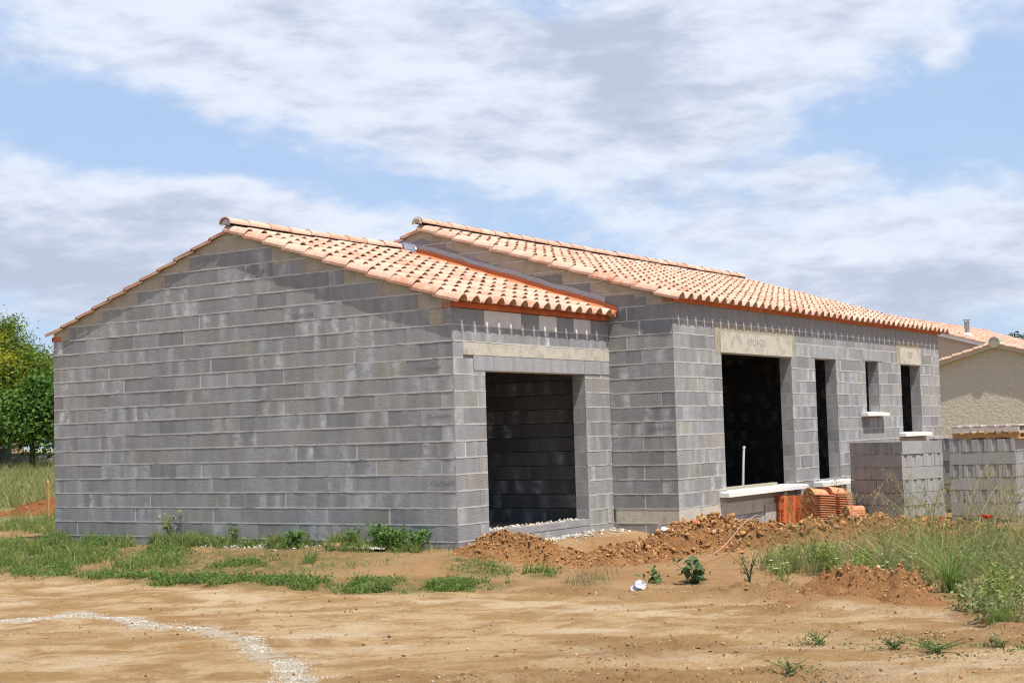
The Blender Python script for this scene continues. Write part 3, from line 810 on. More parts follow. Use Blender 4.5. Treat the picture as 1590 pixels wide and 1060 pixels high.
def seg_dist(X, Y, pts):
    d = np.full(X.shape, 1e9)
    for (a, b), (c, e) in zip(pts[:-1], pts[1:]):
        vx, vy = c - a, e - b; t = np.clip(((X - a) * vx + (Y - b) * vy) / (vx * vx + vy * vy), 0, 1)
        d = np.minimum(d, np.hypot(X - a - t * vx, Y - b - t * vy))
    return d
e = GX - edge_x(GY)
track = 1 - sst(-.15, .15, e + .3 * fbm(GX * 1.1, GY * 1.1, 3))
grav = np.clip(1 - seg_dist(GX, GY, GRAV) / .27, 0, 1) * .8 + .55 * np.clip(1 - np.hypot((GX + .25) / .5, (GY - 2.9) / 1.4), 0, 1) + .6 * np.clip(1 - np.hypot((GX - 3.2) / 1.3, (GY + .35) / .35), 0, 1)
d = (GX + 14.5) * .833 + (GY + 10.4) * .552
field = np.maximum(sst(26, 30, d) * sst(8, 10, GY), sst(30, 38, d + 2 * fbm(GX * .3, GY * .3, 3)) * .3)
rgh = np.zeros_like(GX)
for (x, y, ax, ay, hh) in LUMPS: rgh = np.maximum(rgh, np.exp(-((GX - x) / ax) ** 2 - ((GY - y) / ay) ** 2) * 1.0)

# ------------------------------------------------------------------ grass and weeds
# patches on the ground: centre, two half axes (x,y each), blades, blade height, kind
PATCH = [
 (-0.92, 6.42, .15, -1.25, -1.2, -1.5, 5200, .13, 'g'), (-0.05, 6.26, .14, -.89, -.8, -.9, 2600, .15, 'g'), (-.74, 4.11, .05, -.41, -.7, -.75, 1000, .10, 'g'),
 (.02, 5.4, .02, -1.6, -.30, -.1, 2300, .17, 'g'), (-1.0, 5.1, .3, -1.3, -.6, -.6, 1500, .09, 'g'), (-.12, 7.0, .0, -.8, -.35, -.2, 1300, .20, 'g'),
 (-1.56, 3.58, .08, -.58, -.42, -.46, 900, .09, 'g'), (-.14, 2.62, .07, -.48, -.30, -.28, 800, .16, 'g'), (-.16, .75, .08, -.66, -.26, -.20, 1100, .14, 'g'), (-.2, 1.9, .06, -.40, -.2, -.2, 350, .11, 'g'),
 (-2.35, 1.94, .15, -1.09, -.22, -.24, 2300, .085, 'g'), (-2.22, .53, .05, -1.13, -.23, -.2, 2300, .09, 'g'), (-1.95, -.85, .42, -.62, .2, .15, 1500, .085, 'g'),
 (-.69, -.74, .13, -.43, -.45, -.32, 500, .08, 'g'), (-1.14, 1.33, .03, -.22, -.24, -.21, 260, .10, 'g'), (-1.26, 2.14, .09, -.63, -.24, -.22, 500, .08, 'g'), (-1.41, 2.53, .04, -.28, -.24, -.23, 260, .09, 'g'),
 (-2.22, 4.81, .14, -.90, -.40, -.5, 1900, .10, 'g'), (2.0, 9.0, .12, -1.3, -1.0, -1.0, 1200, .22, 'g'), (-2.35, 3.4, .12, -.9, -.22, -.25, 1000, .08, 'g'),
 (-.95, -2.35, .09, -.30, -.5, -.3, 320, .16, 'd'), (-.67, -1.6, .06, -.21, -.3, -.2, 220, .12, 'g'),
 (-1.3, 2.6, .5, -2.4, -1.0, -.4, 1500, .07, 'g'), (-.22, 3.6, .05, -2.6, -.22, -.05, 3600, .15, 'g'), (-2.3, 1.1, .05, -2.5, -.26, -.05, 3200, .075, 'g'), (-1.7, -1.0, .5, -.7, -.3, -.2, 1100, .075, 'g'), (-.3, 1.2, .08, -1.0, -.25, -.1, 900, .13, 'g'), (-1.2, 5.6, .4, -1.4, -1.1, -.6, 1500, .10, 'g'), (3.2, 11.5, .5, -1.6, -1.6, -.8, 2600, .22, 'g'), (-2.1, -.3, .5, -1.2, -.3, -.25, 900, .08, 'g'),
]
grassy = np.zeros_like(GX)
for (x, y, ax, ay, bx, by, n_, hh, kd) in PATCH:
    det = ax * by - ay * bx; dx, dy = GX - x, GY - y
    s_ = (dx * by - dy * bx) / det; t_ = (ax * dy - ay * dx) / det
    grassy = np.maximum(grassy, np.clip(1.25 - np.sqrt(s_ * s_ + t_ * t_), 0, 1) * (1 if kd != 'd' else .5))
ground = np_mesh('ground', np.stack([GX, GY, GZ], -1).reshape(-1, 3), F[:, ::1], mat_ground(), smooth=True,
                 attrs=dict(track=track.ravel(), gravel=np.clip(grav, 0, 1.2).ravel(), grassy=np.clip(grassy * 1.3, 0, 1).ravel(), field=field.ravel(), rough=rgh.ravel()))
tag(ground, 'bare tan and orange earth of the building plot with a packed track', kind='structure')

COLS = {'g': [(.15, .235, .05), (.21, .29, .07), (.29, .33, .10), (.12, .20, .05), (.40, .37, .18)],
        'w': [(.18, .27, .06), (.25, .32, .09), (.33, .35, .13), (.40, .38, .18), (.14, .23, .05), (.52, .45, .26)],
        'd': [(.40, .33, .18), (.33, .28, .14), (.24, .23, .10), (.16, .18, .06)],
        'f': [(.25, .27, .095), (.30, .29, .12), (.19, .23, .07), (.38, .34, .17)]}
def blades(px, py, h, kind, rng, width=.006, lean=.5, pz=None, segs=3):
    n_ = len(px); z = height(px, py) - .01 if pz is None else pz
    a = rng.random(n_) * 2 * np.pi; ln = lean * (0.25 + rng.random(n_)); h = h * (.35 + .9 * rng.random(n_) ** 1.5) * np.clip(1.0 + 1.3 * fbm(px * 3 + 9, py * 3, 3), .45, 1.9)
    dx, dy = np.cos(a), np.sin(a); b = rng.random(n_) * 2 * np.pi; sx, sy = np.cos(b) * width, np.sin(b) * width
    V = []; 
    for i in range(segs + 1):
        t = i / segs; off = ln * h * t * t; wv = (1 - t * .85)
        cx, cy, cz = px + dx * off, py + dy * off, z + h * (t - .25 * ln * t * t)
        V.append(np.stack([cx - sx * wv, cy - sy * wv, cz], -1)); V.append(np.stack([cx + sx * wv, cy + sy * wv, cz], -1))
    V = np.stack(V, 1)   # n, 2(segs+1), 3
    m_ = V.shape[1]; base = (np.arange(n_) * m_)[:, None]
    F = np.concatenate([np.stack([base[:, 0] + 2 * i, base[:, 0] + 2 * i + 1, base[:, 0] + 2 * i + 3, base[:, 0] + 2 * i + 2], -1) for i in range(segs)])
    C = np.array(COLS[kind])[rng.integers(0, len(COLS[kind]), n_)] * (.75 + .5 * rng.random((n_, 1)))
    C = np.repeat(np.concatenate([C, np.ones((n_, 1))], 1)[:, None, :], m_, 1)
    return V.reshape(-1, 3), F, C.reshape(-1, 4)
def leaves(cx, cy, cz, size, cols, rng, flat=.3, aspect=.5):
    """rhombic leaves at given points"""
    n_ = len(cx); d = rng.normal(size=(n_, 3)); d[:, 2] *= .7; d /= np.linalg.norm(d, axis=1)[:, None]
    r = rng.normal(size=(n_, 3)); r[:, 2] *= flat; r -= (r * d).sum(1)[:, None] * d; r /= np.linalg.norm(r, axis=1)[:, None] + 1e-9
    s = (size * (.6 + .8 * rng.random(n_)))[:, None]; P = np.stack([cx, cy, cz], -1)
    nrm = np.cross(d, r); fold = nrm * s * .12
    V = np.stack([P - d * s * .5, P + r * s * aspect * .5 + fold, P + d * s * .5, P - r * s * aspect * .5 + fold], 1)
    F = np.arange(n_ * 4).reshape(n_, 4)
    C = np.array(cols)[rng.integers(0, len(cols), n_)] * (.7 + .6 * rng.random((n_, 1))); C = np.repeat(np.concatenate([C, np.ones((n_, 1))], 1)[:, None, :], 4, 1)
    return V.reshape(-1, 3), F, C.reshape(-1, 4)
class Acc:
    def __init__(s): s.V = []; s.F = []; s.C = []; s.n = 0
    def add(s, t):
        V, F, C = t; s.V.append(V); s.F.append(F + s.n); s.C.append(C); s.n += len(V)
    def build(s, name, mat, parent=None): return np_mesh(name, np.concatenate(s.V), np.concatenate(s.F), mat, parent, tone=np.concatenate(s.C))
def ell(x, y, ax, ay, bx, by, n_, rng, clump=True):
    a = rng.random(n_ * 3) * 2 * np.pi; r = np.sqrt(rng.random(n_ * 3)) * (1 + .25 * rng.normal(size=n_ * 3) * .5)
    px = x + ax * r * np.cos(a) + bx * r * np.sin(a); py = y + ay * r * np.cos(a) + by * r * np.sin(a)
    keep = (fbm(px * 2.6 + 3, py * 2.6, 4, .65) * 1.3 + .45 * (rng.random(n_ * 3) - .5) - .5 * (r - .62)) > .0 if clump else np.ones(n_ * 3, bool)
    keep &= ~((px > -.03) & (py > -.03) & (py < GW + .03) & (px < 5)); keep &= ~((px > LC - .05) & (py > -LD - .03) & (py < 7.5))
    return px[keep][:n_], py[keep][:n_]
rg = np.random.default_rng(3)
A1, A2, A3 = Acc(), Acc(), Acc()
GREEN = [(.10, .20, .04), (.14, .25, .055), (.19, .29, .08), (.08, .165, .04)]
WEED = [(.10, .165, .050), (.15, .21, .07), (.20, .24, .10), (.08, .13, .045), (.12, .17, .08)]
for (x, y, ax, ay, bx, by, n_, hh, kd) in PATCH:
    px, py = ell(x, y, ax, ay, bx, by, n_, rg)
    if kd == 'g':
        A1.add(blades(px, py, hh, 'g', rg, .0055, .7))
        k = len(px) // 2; lx, ly = px[:k] + rg.normal(size=k) * .03, py[:k] + rg.normal(size=k) * .03
        A1.add(leaves(lx, ly, height(lx, ly) + .008 + rg.random(k) ** 1.6 * hh * .8, .032, GREEN, rg))
    elif kd == 'w':
        A2.add(blades(px, py, hh, 'w', rg, .0042, 1.0))
        k = len(px) * 2 // 2; lx, ly = px[:k] + rg.normal(size=k) * .06, py[:k] + rg.normal(size=k) * .06
        A2.add(leaves(lx, ly, height(lx, ly) + .02 + rg.random(k) ** 1.3 * hh * .9, .034, WEED, rg, .5, .35))
    else:
        A3.add(blades(px, py, hh, 'd', rg, .0035, 1.0))
# the tangle on the right: clumps of unlike plants, each with its own build and colour
WZ = [(1.5, -3.7, .12, -.45, -1.0, -.4, 24, .62), (1.7, -4.5, .18, -.65, -1.4, -.55, 32, .66), (1.1, -5.4, .19, -.60, -2.0, -.6, 44, 1.1), (-1.0, -6.8, .10, -.40, -1.4, -.42, 34, 1.15), (.5, -4.15, .09, -.33, -.9, -.36, 24, .9), (.6, -6.3, .2, -.45, -1.6, -.5, 34, 1.35), (-.3, -5.2, .1, -.5, -.5, -.2, 14, .8), (3.0, -4.9, .3, -.9, -.8, -.4, 12, .6), (-2.5, -7.3, .2, -.3, -.5, -.2, 9, .9), (2.4, -5.9, .3, -.6, -1.0, -.4, 16, 1.3), (-1.9, -7.25, .15, -.35, -.7, -.25, 18, 1.1), (-.6, -6.6, .15, -.45, -1.1, -.35, 22, 1.25), (1.6, -7.6, .3, -.9, -2.6, -.7, 40, 1.2), (-1.6, -8.2, .3, -.6, -1.4, -.5, 24, 1.1)]
for (x, y, ax, ay, bx, by, nc, hs) in WZ:
    cxs, cys = ell(x, y, ax, ay, bx, by, nc, rg, False)
    for cx_, cy_ in zip(cxs[:int(.66 * nc)], cys[:int(.66 * nc)]):
        kind = rg.choice(['bush', 'tuft', 'herb', 'straw', 'herb', 'bush', 'straw']); rad = .10 + .16 * rg.random(); H = hs * (.16 + .26 * rg.random())
        base = np.array([(.18, .27, .06), (.25, .31, .08), (.33, .34, .14), (.13, .23, .05), (.23, .27, .12), (.38, .34, .17), (.28, .23, .11)][rg.integers(0, 7)])
        if kind in ('bush', 'herb'):
            k = int(150 + 130 * rg.random()); r_ = np.sqrt(rg.random(k)) * rad; a_ = rg.random(k) * 6.283; h_ = rg.random(k) ** .8
            lx, ly = cx_ + np.cos(a_) * r_ * (.5 + .7 * h_), cy_ + np.sin(a_) * r_ * (.5 + .7 * h_)
            A2.add(leaves(lx, ly, height(lx, ly) + .01 + h_ * H * (1 - .5 * (r_ / rad) ** 2), .028 if kind == 'bush' else .045, [tuple(base * f) for f in (.7, 1, 1.3, 1.1)], rg, .5, .32 if kind == 'bush' else .5))
            k2 = 22; a_ = rg.random(k2) * 6.283; px, py = cx_ + np.cos(a_) * rad * .4 * rg.random(k2), cy_ + np.sin(a_) * rad * .4 * rg.random(k2)
            A2.add(blades(px, py, H * 1.25, 'w', rg, .0032, .8))
        elif kind == 'tuft':
            k = int(50 + 60 * rg.random()); a_ = rg.random(k) * 6.283; r_ = rg.random(k) * rad * .5
            t3 = blades(cx_ + np.cos(a_) * r_, cy_ + np.sin(a_) * r_, H * 1.5, 'w', rg, .0048, 1.3); t3[2][:, :3] = t3[2][:, :3] * .35 + base * np.array([.75, 1.0, .7]) * .75; A2.add(t3)
        else:
            k = int(35 + 45 * rg.random()); a_ = rg.random(k) * 6.283; r_ = rg.random(k) * rad * .8
            A3.add(blades(cx_ + np.cos(a_) * r_, cy_ + np.sin(a_) * r_, H * 2.0, 'd', rg, .0026, .9))
# small straws scattered over the weeds
px, py = ell(1.8, -4.9, .3, -1.6, -2.2, -.8, 420, rg, False); A3.add(blades(px, py, .62, 'd', rg, .0025, .9)); px, py = ell(1.2, -6.1, .25, -.7, -1.9, -.6, 330, rg, False); A3.add(blades(px, py, .95, 'd', rg, .0028, .7)); px, py = ell(1.7, -5.5, .25, -.9, -.9, -.4, 260, rg, False); A3.add(blades(px, py, 1.15, 'd', rg, .0036, .6)); px, py = ell(2.6, -4.2, .25, -.9, -.7, -.3, 160, rg, False); A3.add(blades(px, py, .85, 'd', rg, .0034, .7))
tag(A1.build('short_grass', M_GRASS), 'short green grass and weeds growing along the wall and the track edge', 'grass', kind='stuff')
tag(A2.build('tall_weeds', M_GRASS), 'tangled knee high green weeds on the right of the track', 'weeds', kind='stuff')
tag(A3.build('dry_grass', M_GRASS), 'straw coloured dry grass stems among the weeds', 'dry grass', kind='stuff')
# field of long grass beyond the house on the left
A = Acc(); n_ = 26000
dd = 32.5 + 28 * rg.random(n_); az = .28 + .13 * rg.random(n_)
ang = math.radians(33.488) + az; px = -14.465 + dd / np.cos(az) * np.cos(ang); py = -10.425 + dd / np.cos(az) * np.sin(ang)
ok = ~((px > -.2) & (px < 16) & (py < 7.6)); px, py = px[ok], py[ok]
A.add(blades(px, py, .26, 'f', rg, .012, .8, segs=2)); tag(A.build('meadow_grass', M_GRASS), 'long pale green meadow grass beyond the left end of the house', 'meadow grass', kind='stuff')

# ------------------------------------------------------------------ single plants
def stem_plant(name, x, y, h, nst, leafs, lsize, cols, label, cat, seed, spread=.5, aspect=.5, flower=None, group=None):
    rng = np.random.default_rng(seed); t = empty(name, (x, y, hz(x, y) - .01)); tag(t, label, cat, group)
    mb = MB(); A = Acc()
    for i in range(nst):
        a = rng.random() * 6.28; l = spread * (.3 + .7 * rng.random()); H = h * (.7 + .4 * rng.random())
        pts = [Vector((math.cos(a) * l * H * s * s, math.sin(a) * l * H * s * s, H * s)) for s in (0, .3, .6, .85, 1)]
        c = cols[0]; mb.tube(pts, [.006, .005, .004, .003, .002], 5, 0, (*c, 1), cap=False)
        k = leafs; s = .12 + .88 * rng.random(k); ip = np.array([[p.x, p.y, p.z] for p in pts]); tt = s * 4; j = np.clip(tt.astype(int), 0, 3); f = (tt - j)[:, None]
        P = ip[j] * (1 - f) + ip[j + 1] * f + rng.normal(size=(k, 3)) * lsize * .6
        P[:, 2] = np.maximum(P[:, 2], .015)
        A.add(leaves(P[:, 0], P[:, 1], P[:, 2], lsize, cols, rng, .35, aspect))
        if flower:
            fl, fs, nf = flower
            P = ip[-1] + rng.normal(size=(nf, 3)) * fs * 1.2
            A.add(leaves(P[:, 0], P[:, 1], P[:, 2], fs, [fl], rng, .3, .8))
    mb.build('stem', M_TONE, t); A.build('foliage', M_LEAF, t)
    return t
stem_plant('yellow_weed', -.10, 4.72, .40, 5, 16, .05, [(.09, .15, .02), (.14, .2, .03)], 'yellow flowered weed standing against the long garage wall', 'weed', 1, .35, flower=((.42, .36, .03), .03, 14))
stem_plant('leafy_weed', -.10, 3.55, .30, 4, 18, .06, [(.08, .15, .035), (.12, .2, .05)], 'upright green leafy weed beside the yellow flowered weed', 'weed', 2, .4)
stem_plant('leafy_weed', -.20, 1.00, .29, 18, 30, .055, [(.09, .185, .035), (.14, .23, .06)], 'bushy bright green weed at the wall foot left of the garage corner', 'weed', 3, 1.4)
stem_plant('leafy_weed', -.20, .45, .22, 15, 26, .05, [(.09, .18, .035), (.14, .23, .06)], 'low bright green weed right at the garage corner', 'weed', 4, .8)
stem_plant('leafy_weed', -.25, 2.35, .22, 18, 24, .045, [(.09, .18, .035), (.14, .23, .055)], 'spreading green weed left of the broken brick', 'weed', 5, 1.0)
stem_plant('leafy_weed', -.22, .75, .22, 12, 26, .055, [(.08, .16, .03), (.13, .21, .05)], 'lowest leafy weed between the two bushy weeds left of the garage corner', 'weed', 9, 1.0)
stem_plant('leafy_weed', -.22, 1.42, .24, 9, 22, .05, [(.09, .17, .03), (.13, .21, .05)], 'small leafy weed standing behind the crumpled pale sheet', 'weed', 10, .9)
stem_plant('broadleaf_weed', -.76, -3.50, .22, 8, 9, .085, [(.075, .125, .045), (.11, .16, .065)], 'low broad leaved grey green weed beside the track edge', 'weed', 6, 1.2, .7)
stem_plant('broadleaf_weed', -.95, -3.15, .13, 6, 7, .07, [(.075, .125, .045), (.12, .17, .07)], 'smallest broad leaved weed next to the white plastic bag', 'weed', 7, 1.2, .7)
stem_plant('thistle', -.80, -4.12, .36, 7, 14, .04, [(.085, .105, .05), (.12, .135, .075)], 'thin grey thistle clump between the broad leaved weed and the tall weeds', 'thistle', 8, .55, .3)
for i, (x, y, s, l) in enumerate(((-4.05, -6.15, .12, 'small green weed tuft alone on the track'), (-4.24, -6.79, .12, 'round green weed tuft on the track nearest the right hand grass'), (-4.25, -7.09, .15, 'widest straggling weed tuft on the right of the track'), (-5.58, -6.58, .13, 'small weed tuft at the bottom edge of the track'), (-3.95, -7.45, .09, 'low dull weed tuft on the track edge at the far right'))):
    t_ = stem_plant('weed_tuft', x, y, s * .75, 9 if i != 2 else 15, 7, .030, [(.11, .155, .05), (.16, .20, .08)], l, 'weed', 20 + i, 1.9 if i != 2 else 3.0, .4)
    rr_ = np.random.default_rng(90 + i); k_ = 260 if i != 2 else 620; w_ = .17 if i != 2 else .36
    lx_, ly_ = rr_.normal(size=k_) * w_ * .45, rr_.normal(size=k_) * w_; ok_ = fbm((x + lx_) * 7, (y + ly_) * 7, 3) > -.05; lx_, ly_ = lx_[ok_], ly_[ok_]; k_ = len(lx_)
    q_ = leaves(lx_, ly_, height(x + lx_, y + ly_) - hz(x, y) + .012 + .045 * rr_.random(k_) ** 2, .026, [(.10, .15, .045), (.15, .20, .075), (.21, .21, .10)], rr_, .4, .4); tag(np_mesh('leaf_mat', q_[0], q_[1], M_LEAF, t_, tone=q_[2]), kind='stuff')
def oat(x, y, h, lean, az, seed):
    rng = random.Random(seed); mb = MB(); c = rng.choice([(.46, .41, .22, 1), (.36, .37, .16, 1), (.54, .47, .29, 1)])
    t = empty('oat_grass', (x, y, hz(x, y) - .01))
    P = lambda s: Vector((math.cos(az) * lean * h * s ** 2.2, math.sin(az) * lean * h * s ** 2.2, h * (s - .18 * lean * s ** 3)))
    mb.tube([P(s) for s in (0, .2, .4, .6, .75, .88, 1)], [.0050, .0046, .0042, .0037, .0031, .0025, .002], 5, 0, c, cap=False)
    mb.build('stalk', M_GRASS, t)
    A = Acc(); rr = np.random.default_rng(seed); hd = MB()
    for i in range(13):
        s = .68 + .32 * i / 13; b = P(s); a2 = rng.random() * 6.28; L = rng.uniform(.03, .11) * (1.25 - s)*2.2
        e = b + Vector((math.cos(a2) * L + math.cos(az) * .03, math.sin(a2) * L + math.sin(az) * .03, rng.uniform(-.02, .04)))
        hd.tube([b, (b + e) / 2 + UP * .012, e], .0016, 3, 0, c, cap=False)
        q = e - UP * .036; sd = Vector((rng.uniform(-1, 1), rng.uniform(-1, 1), 0)).normalized() * .0085
        cc = (c[0] * 1.15, c[1] * 1.1, c[2] * 1.1, 1)
        hd.face([e, e * .4 + q * .6 + sd, q, e * .4 + q * .6 - sd], 0, cc); sd2 = Vector((-sd.y, sd.x, 0)); hd.face([e, e * .4 + q * .6 + sd2, q, e * .4 + q * .6 - sd2], 0, cc)
    hd.build('seed_head', M_GRASS, t)
    return t
OATS = [(1.60, -5.55, 1.28, .30, -1.0), (1.2, -5.75, .95, .55, -.6), (.9, -5.85, 1.12, .75, -1.4), (.7, -6.05, 1.05, .4, -1.1), (1.5, -5.35, .86, .55, 2.2), (1.0, -6.2, 1.0, .6, -1.9), (.4, -6.15, .9, .8, -.9), (2.3, -4.5, .78, .3, -1.2), (3.0, -3.8, .90, .25, 1.5), (2.2, -3.85, .80, .35, -1.1), (2.6, -3.2, .85, .2, -1.3), (2.9, -3.1, .7, .35, 1.2), (1.9, -5.0, .86, .6, 2.0), (.2, -6.4, 1.0, .5, -.5), (1.3, -5.0, .75, .5, -1.2),
        (1.75, -5.75, 1.10, .5, -.4), (2.5, -4.1, 1.0, .35, -.8), (2.8, -4.6, 1.05, .4, 2.6), (2.1, -4.9, 1.0, .5, -1.7), (3.3, -4.2, .95, .3, -2.0), (2.4, -5.3, 1.12, .45, -.3), (1.2, -5.3, 1.05, .6, -2.6), (.3, -5.9, .95, .5, 2.2), (.0, -6.3, 1.0, .6, -.9), (-.3, -6.5, .9, .55, -1.9), (2.9, -5.1, 1.1, .5, -1.1), (1.4, -6.0, 1.15, .6, -2.2), (.95, -5.65, .98, .4, 2.4), (.6, -5.9, 1.08, .7, -.2), (1.9, -6.1, 1.2, .5, -1.6), (1.1, -6.05, 1.1, .8, 2.8), (.1, -6.05, .85, .5, -1.5), (2.0, -5.4, .95, .7, -.8)]
for i, a in enumerate(OATS):
    o = oat(*a, 50 + i)
    if a[2] > 1.25: tag(o, 'tallest dry oat grass stalk arching in front of the right hand block stack', 'oat grass', 'tall oat grass stalks on the right')
    else: tag(o, 'thin dry oat grass stalk with drooping seed heads among the tall weeds', 'oat grass', 'tall oat grass stalks on the right')
t = tag(empty('poppy', (.75, -6.02, hz(.75, -6.02) + .16)), 'red poppy flower among the tall weeds on the right', 'poppy')
m = MB(); m.tube([(0, 0, -.16), (.01, 0, .2), (.03, -.01, .42)], .003, 5, 0, (.12, .16, .05, 1)); m.build('stem', M_TONE, t)
m = MB(); C0 = Vector((.03, -.01, .42)); rng = random.Random(1)
for k in range(5):
    a = 6.28 * k / 5; D = Vector((math.cos(a), math.sin(a), 0)); S = Vector((-D.y, D.x, 0))
    m.grid([[C0 + D * r + S * s * r * 1.1 + UP * (.045 * (r / .05) ** .6 - .01 * abs(s) + rng.uniform(-.003, .003)) for s in (-1, -.4, .4, 1)] for r in (.004, .022, .04, .05)], 0, (.62, .035, .015, 1))
m.build('petals', M_LEAF, t)
m = MB(); rng = random.Random(9)
for i in range(16):
    x, y = -.75 + rng.uniform(-.5, .6), -4.9 + rng.uniform(-.75, .9); z = hz(x, y); H = rng.uniform(.16, .30)
    m.tube([(x, y, z), (x + .01, y, z + H)], .002, 4, 0, (.13, .16, .06, 1), cap=False)
    c = Vector((x + .01, y, z + H)); m.face([c + Vector((.022 * math.cos(a), .022 * math.sin(a), rng.uniform(0, .004))) for a in [6.28 * k / 8 for k in range(8)]], 0, (.75, .74, .70, 1))
tag(m.build('white_flowers', M_LEAF), 'flat white flower heads scattered along the front of the tall weeds', 'wild flowers', kind='stuff')

# ------------------------------------------------------------------ mounds of dug soil
def ico(sub):
    import bmesh
    bm = bmesh.new(); bmesh.ops.create_icosphere(bm, subdivisions=sub, radius=1.0)
    V = np.array([v.co[:] for v in bm.verts]); F = np.array([[v.index for v in f.verts] for f in bm.faces]); bm.free(); return V, F
IV, IF = ico(1)
rs = np.random.default_rng(11)
ROCKS = []
for i in range(14):
    ax = rs.normal(size=(6, 3)); ax /= np.linalg.norm(ax, axis=1)[:, None]; cut = .18 + .42 * rs.random(6)
    V = IV.copy()
    for a, c in zip(ax, cut):
        p = V @ a; V = V - np.outer(np.maximum(p - c, 0), a)
    V *= 1 + .16 * rs.normal(size=(len(V), 1)); V = V / np.abs(V).max(); V *= (1, .8, .55); ROCKS.append(V)
def scatter(name, pos, size, cols, rng, mat, parent=None):
    Vs, Fs, Cs = [], [], []; n0 = 0; cols = np.array(cols)
    for p, s in zip(pos, size):
        V = ROCKS[rng.integers(0, len(ROCKS))]; q = rng.normal(size=4); q /= np.linalg.norm(q); w_, x_, y_, z_ = q
        R = np.array([[1 - 2 * (y_ * y_ + z_ * z_), 2 * (x_ * y_ - z_ * w_), 2 * (x_ * z_ + y_ * w_)], [2 * (x_ * y_ + z_ * w_), 1 - 2 * (x_ * x_ + z_ * z_), 2 * (y_ * z_ - x_ * w_)], [2 * (x_ * z_ - y_ * w_), 2 * (y_ * z_ + x_ * w_), 1 - 2 * (x_ * x_ + y_ * y_)]])
        Vs.append(V @ R.T * s + p); Fs.append(IF + n0); n0 += len(V)
        c = cols[rng.integers(0, len(cols))] * (.75 + .5 * rng.random()); Cs.append(np.tile([*c, 1], (len(V), 1)))
    return np_mesh(name, np.concatenate(Vs), np.concatenate(Fs), mat, parent, tone=np.concatenate(Cs))
SOILC = [(.36, .18, .070), (.29, .14, .052), (.39, .21, .090), (.24, .115, .044), (.45, .28, .135), (.33, .165, .063), (.35, .185, .076)]
REDC = [(.27, .105, .038), (.20, .075, .028), (.33, .15, .06)]
def mound(name, spine, label, mat, cols, seed, nclod, cs=(.012, .06), rough=1.0, step=.02):
    """spine: (x,y,z_top,half width)"""
    S = np.array(spine); pad = S[:, 3].max() + .3
    X, Y = np.meshgrid(np.arange(S[:, 0].min() - pad, S[:, 0].max() + pad, step), np.arange(S[:, 1].min() - pad, S[:, 1].max() + pad, step), indexing='ij')
    base = height(X, Y)
    def top(X, Y, base):
        best = np.full(X.shape, -9.0)
        for a, b in zip(S[:-1], S[1:]):
            v = b[:2] - a[:2]; t = np.clip(((X - a[0]) * v[0] + (Y - a[1]) * v[1]) / (v @ v + 1e-9), 0, 1)
            r = np.hypot(X - a[0] - t * v[0], Y - a[1] - t * v[1]) / (a[3] + t * (b[3] - a[3])); zt = a[2] + t * (b[2] - a[2])
            f = np.clip(1 - r + .5 * fbm(X * 1.7 + seed, Y * 1.7, 3), 0, 1)
            f = f * f * (3 - 2 * f)
            best = np.maximum(best, base + (zt - base) * f + 0 * r)
        f = np.clip((best - base) / .12, 0, 1)
        return best + rough * f * (.10 * fbm(X * 3 + seed, Y * 3, 4, .6) + .14 * np.abs(fbm(X * 7, Y * 7 + seed, 5, .7)) - .03) - .03 * (1 - f)
    Z = top(X, Y, base); nx, ny = X.shape; ix = np.arange(nx * ny).reshape(nx, ny)
    F = np.stack([ix[:-1, :-1], ix[1:, :-1], ix[1:, 1:], ix[:-1, 1:]], -1).reshape(-1, 4)
    keep = (Z > base - .015).ravel()[F].any(1)
    o = np_mesh(name, np.stack([X, Y, Z], -1).reshape(-1, 3), F[keep], mat, smooth=True); tag(o, label, 'soil heap')
    rng = np.random.default_rng(seed); w_ = np.clip(Z - base, 0, .25).ravel() + .02 * (Z > base - .02).ravel(); w_ /= w_.sum(); pick = rng.choice(X.size, nclod, p=w_)
    s = cs[0] + (cs[1] - cs[0]) * rng.random(nclod) ** 9.0
    far_ = rng.random(nclod) < .28; sp_ = np.where(far_, .20, .02); s = np.where(far_, s * .7, s)
    qx, qy = X.ravel()[pick] + rng.normal(size=nclod) * sp_, Y.ravel()[pick] + rng.normal(size=nclod) * sp_
    qz = np.where(far_, np.maximum(top(qx, qy, height(qx, qy)), height(qx, qy)), Z.ravel()[pick])
    p = np.stack([qx, qy, qz + s * .25], -1); ko = ~((p[:, 0] > -.02) & (p[:, 1] > -.02) & (p[:, 1] < GW)); ko &= ~((p[:, 0] > LC - .02) & (p[:, 1] > -LD - .02) & (p[:, 1] < 7.6)); p, s = p[ko], s[ko]
    c = scatter('clods', p, s, cols, rng, M_CLOD, o); c['kind'] = 'stuff'
    return o
mound('soil_heap', [(-.40, -.10, -.13, .45), (.0, -.36, -.01, .62), (.30, -.55, .06, .75), (.5, -.95, -.10, .8), (.8, -1.4, -.20, .75), (1.5, -1.35, -.20, .75), (2.2, -1.3, -.16, .6)], 'heap of orange brown soil against the garage corner', M_SOIL, SOILC, 21, 12000, (.004, .045))
mound('soil_heap', [(1.75, -1.35, -.22, .5), (2.6, -1.75, .02, .75), (3.0, -1.95, .10, .85), (3.5, -2.25, -.03, .9), (3.9, -2.65, -.05, .95), (4.4, -3.15, -.05, 1.0), (4.65, -3.9, -.07, 1.0), (4.6, -4.7, -.10, .9)], 'long heap of orange brown soil and clods in front of the roof tile stacks', M_SOIL, SOILC, 22, 17000, (.005, .070))
mound('soil_heap', [(-1.75, -4.95, -.28, .22), (-1.35, -5.15, -.16, .36), (-1.08, -5.4, -.08, .42), (-1.35, -5.8, -.13, .40), (-1.8, -6.3, -.24, .3)], 'low ridge of brown soil between the track and the tall weeds', M_SOIL, SOILC, 23, 2600, (.004, .03))
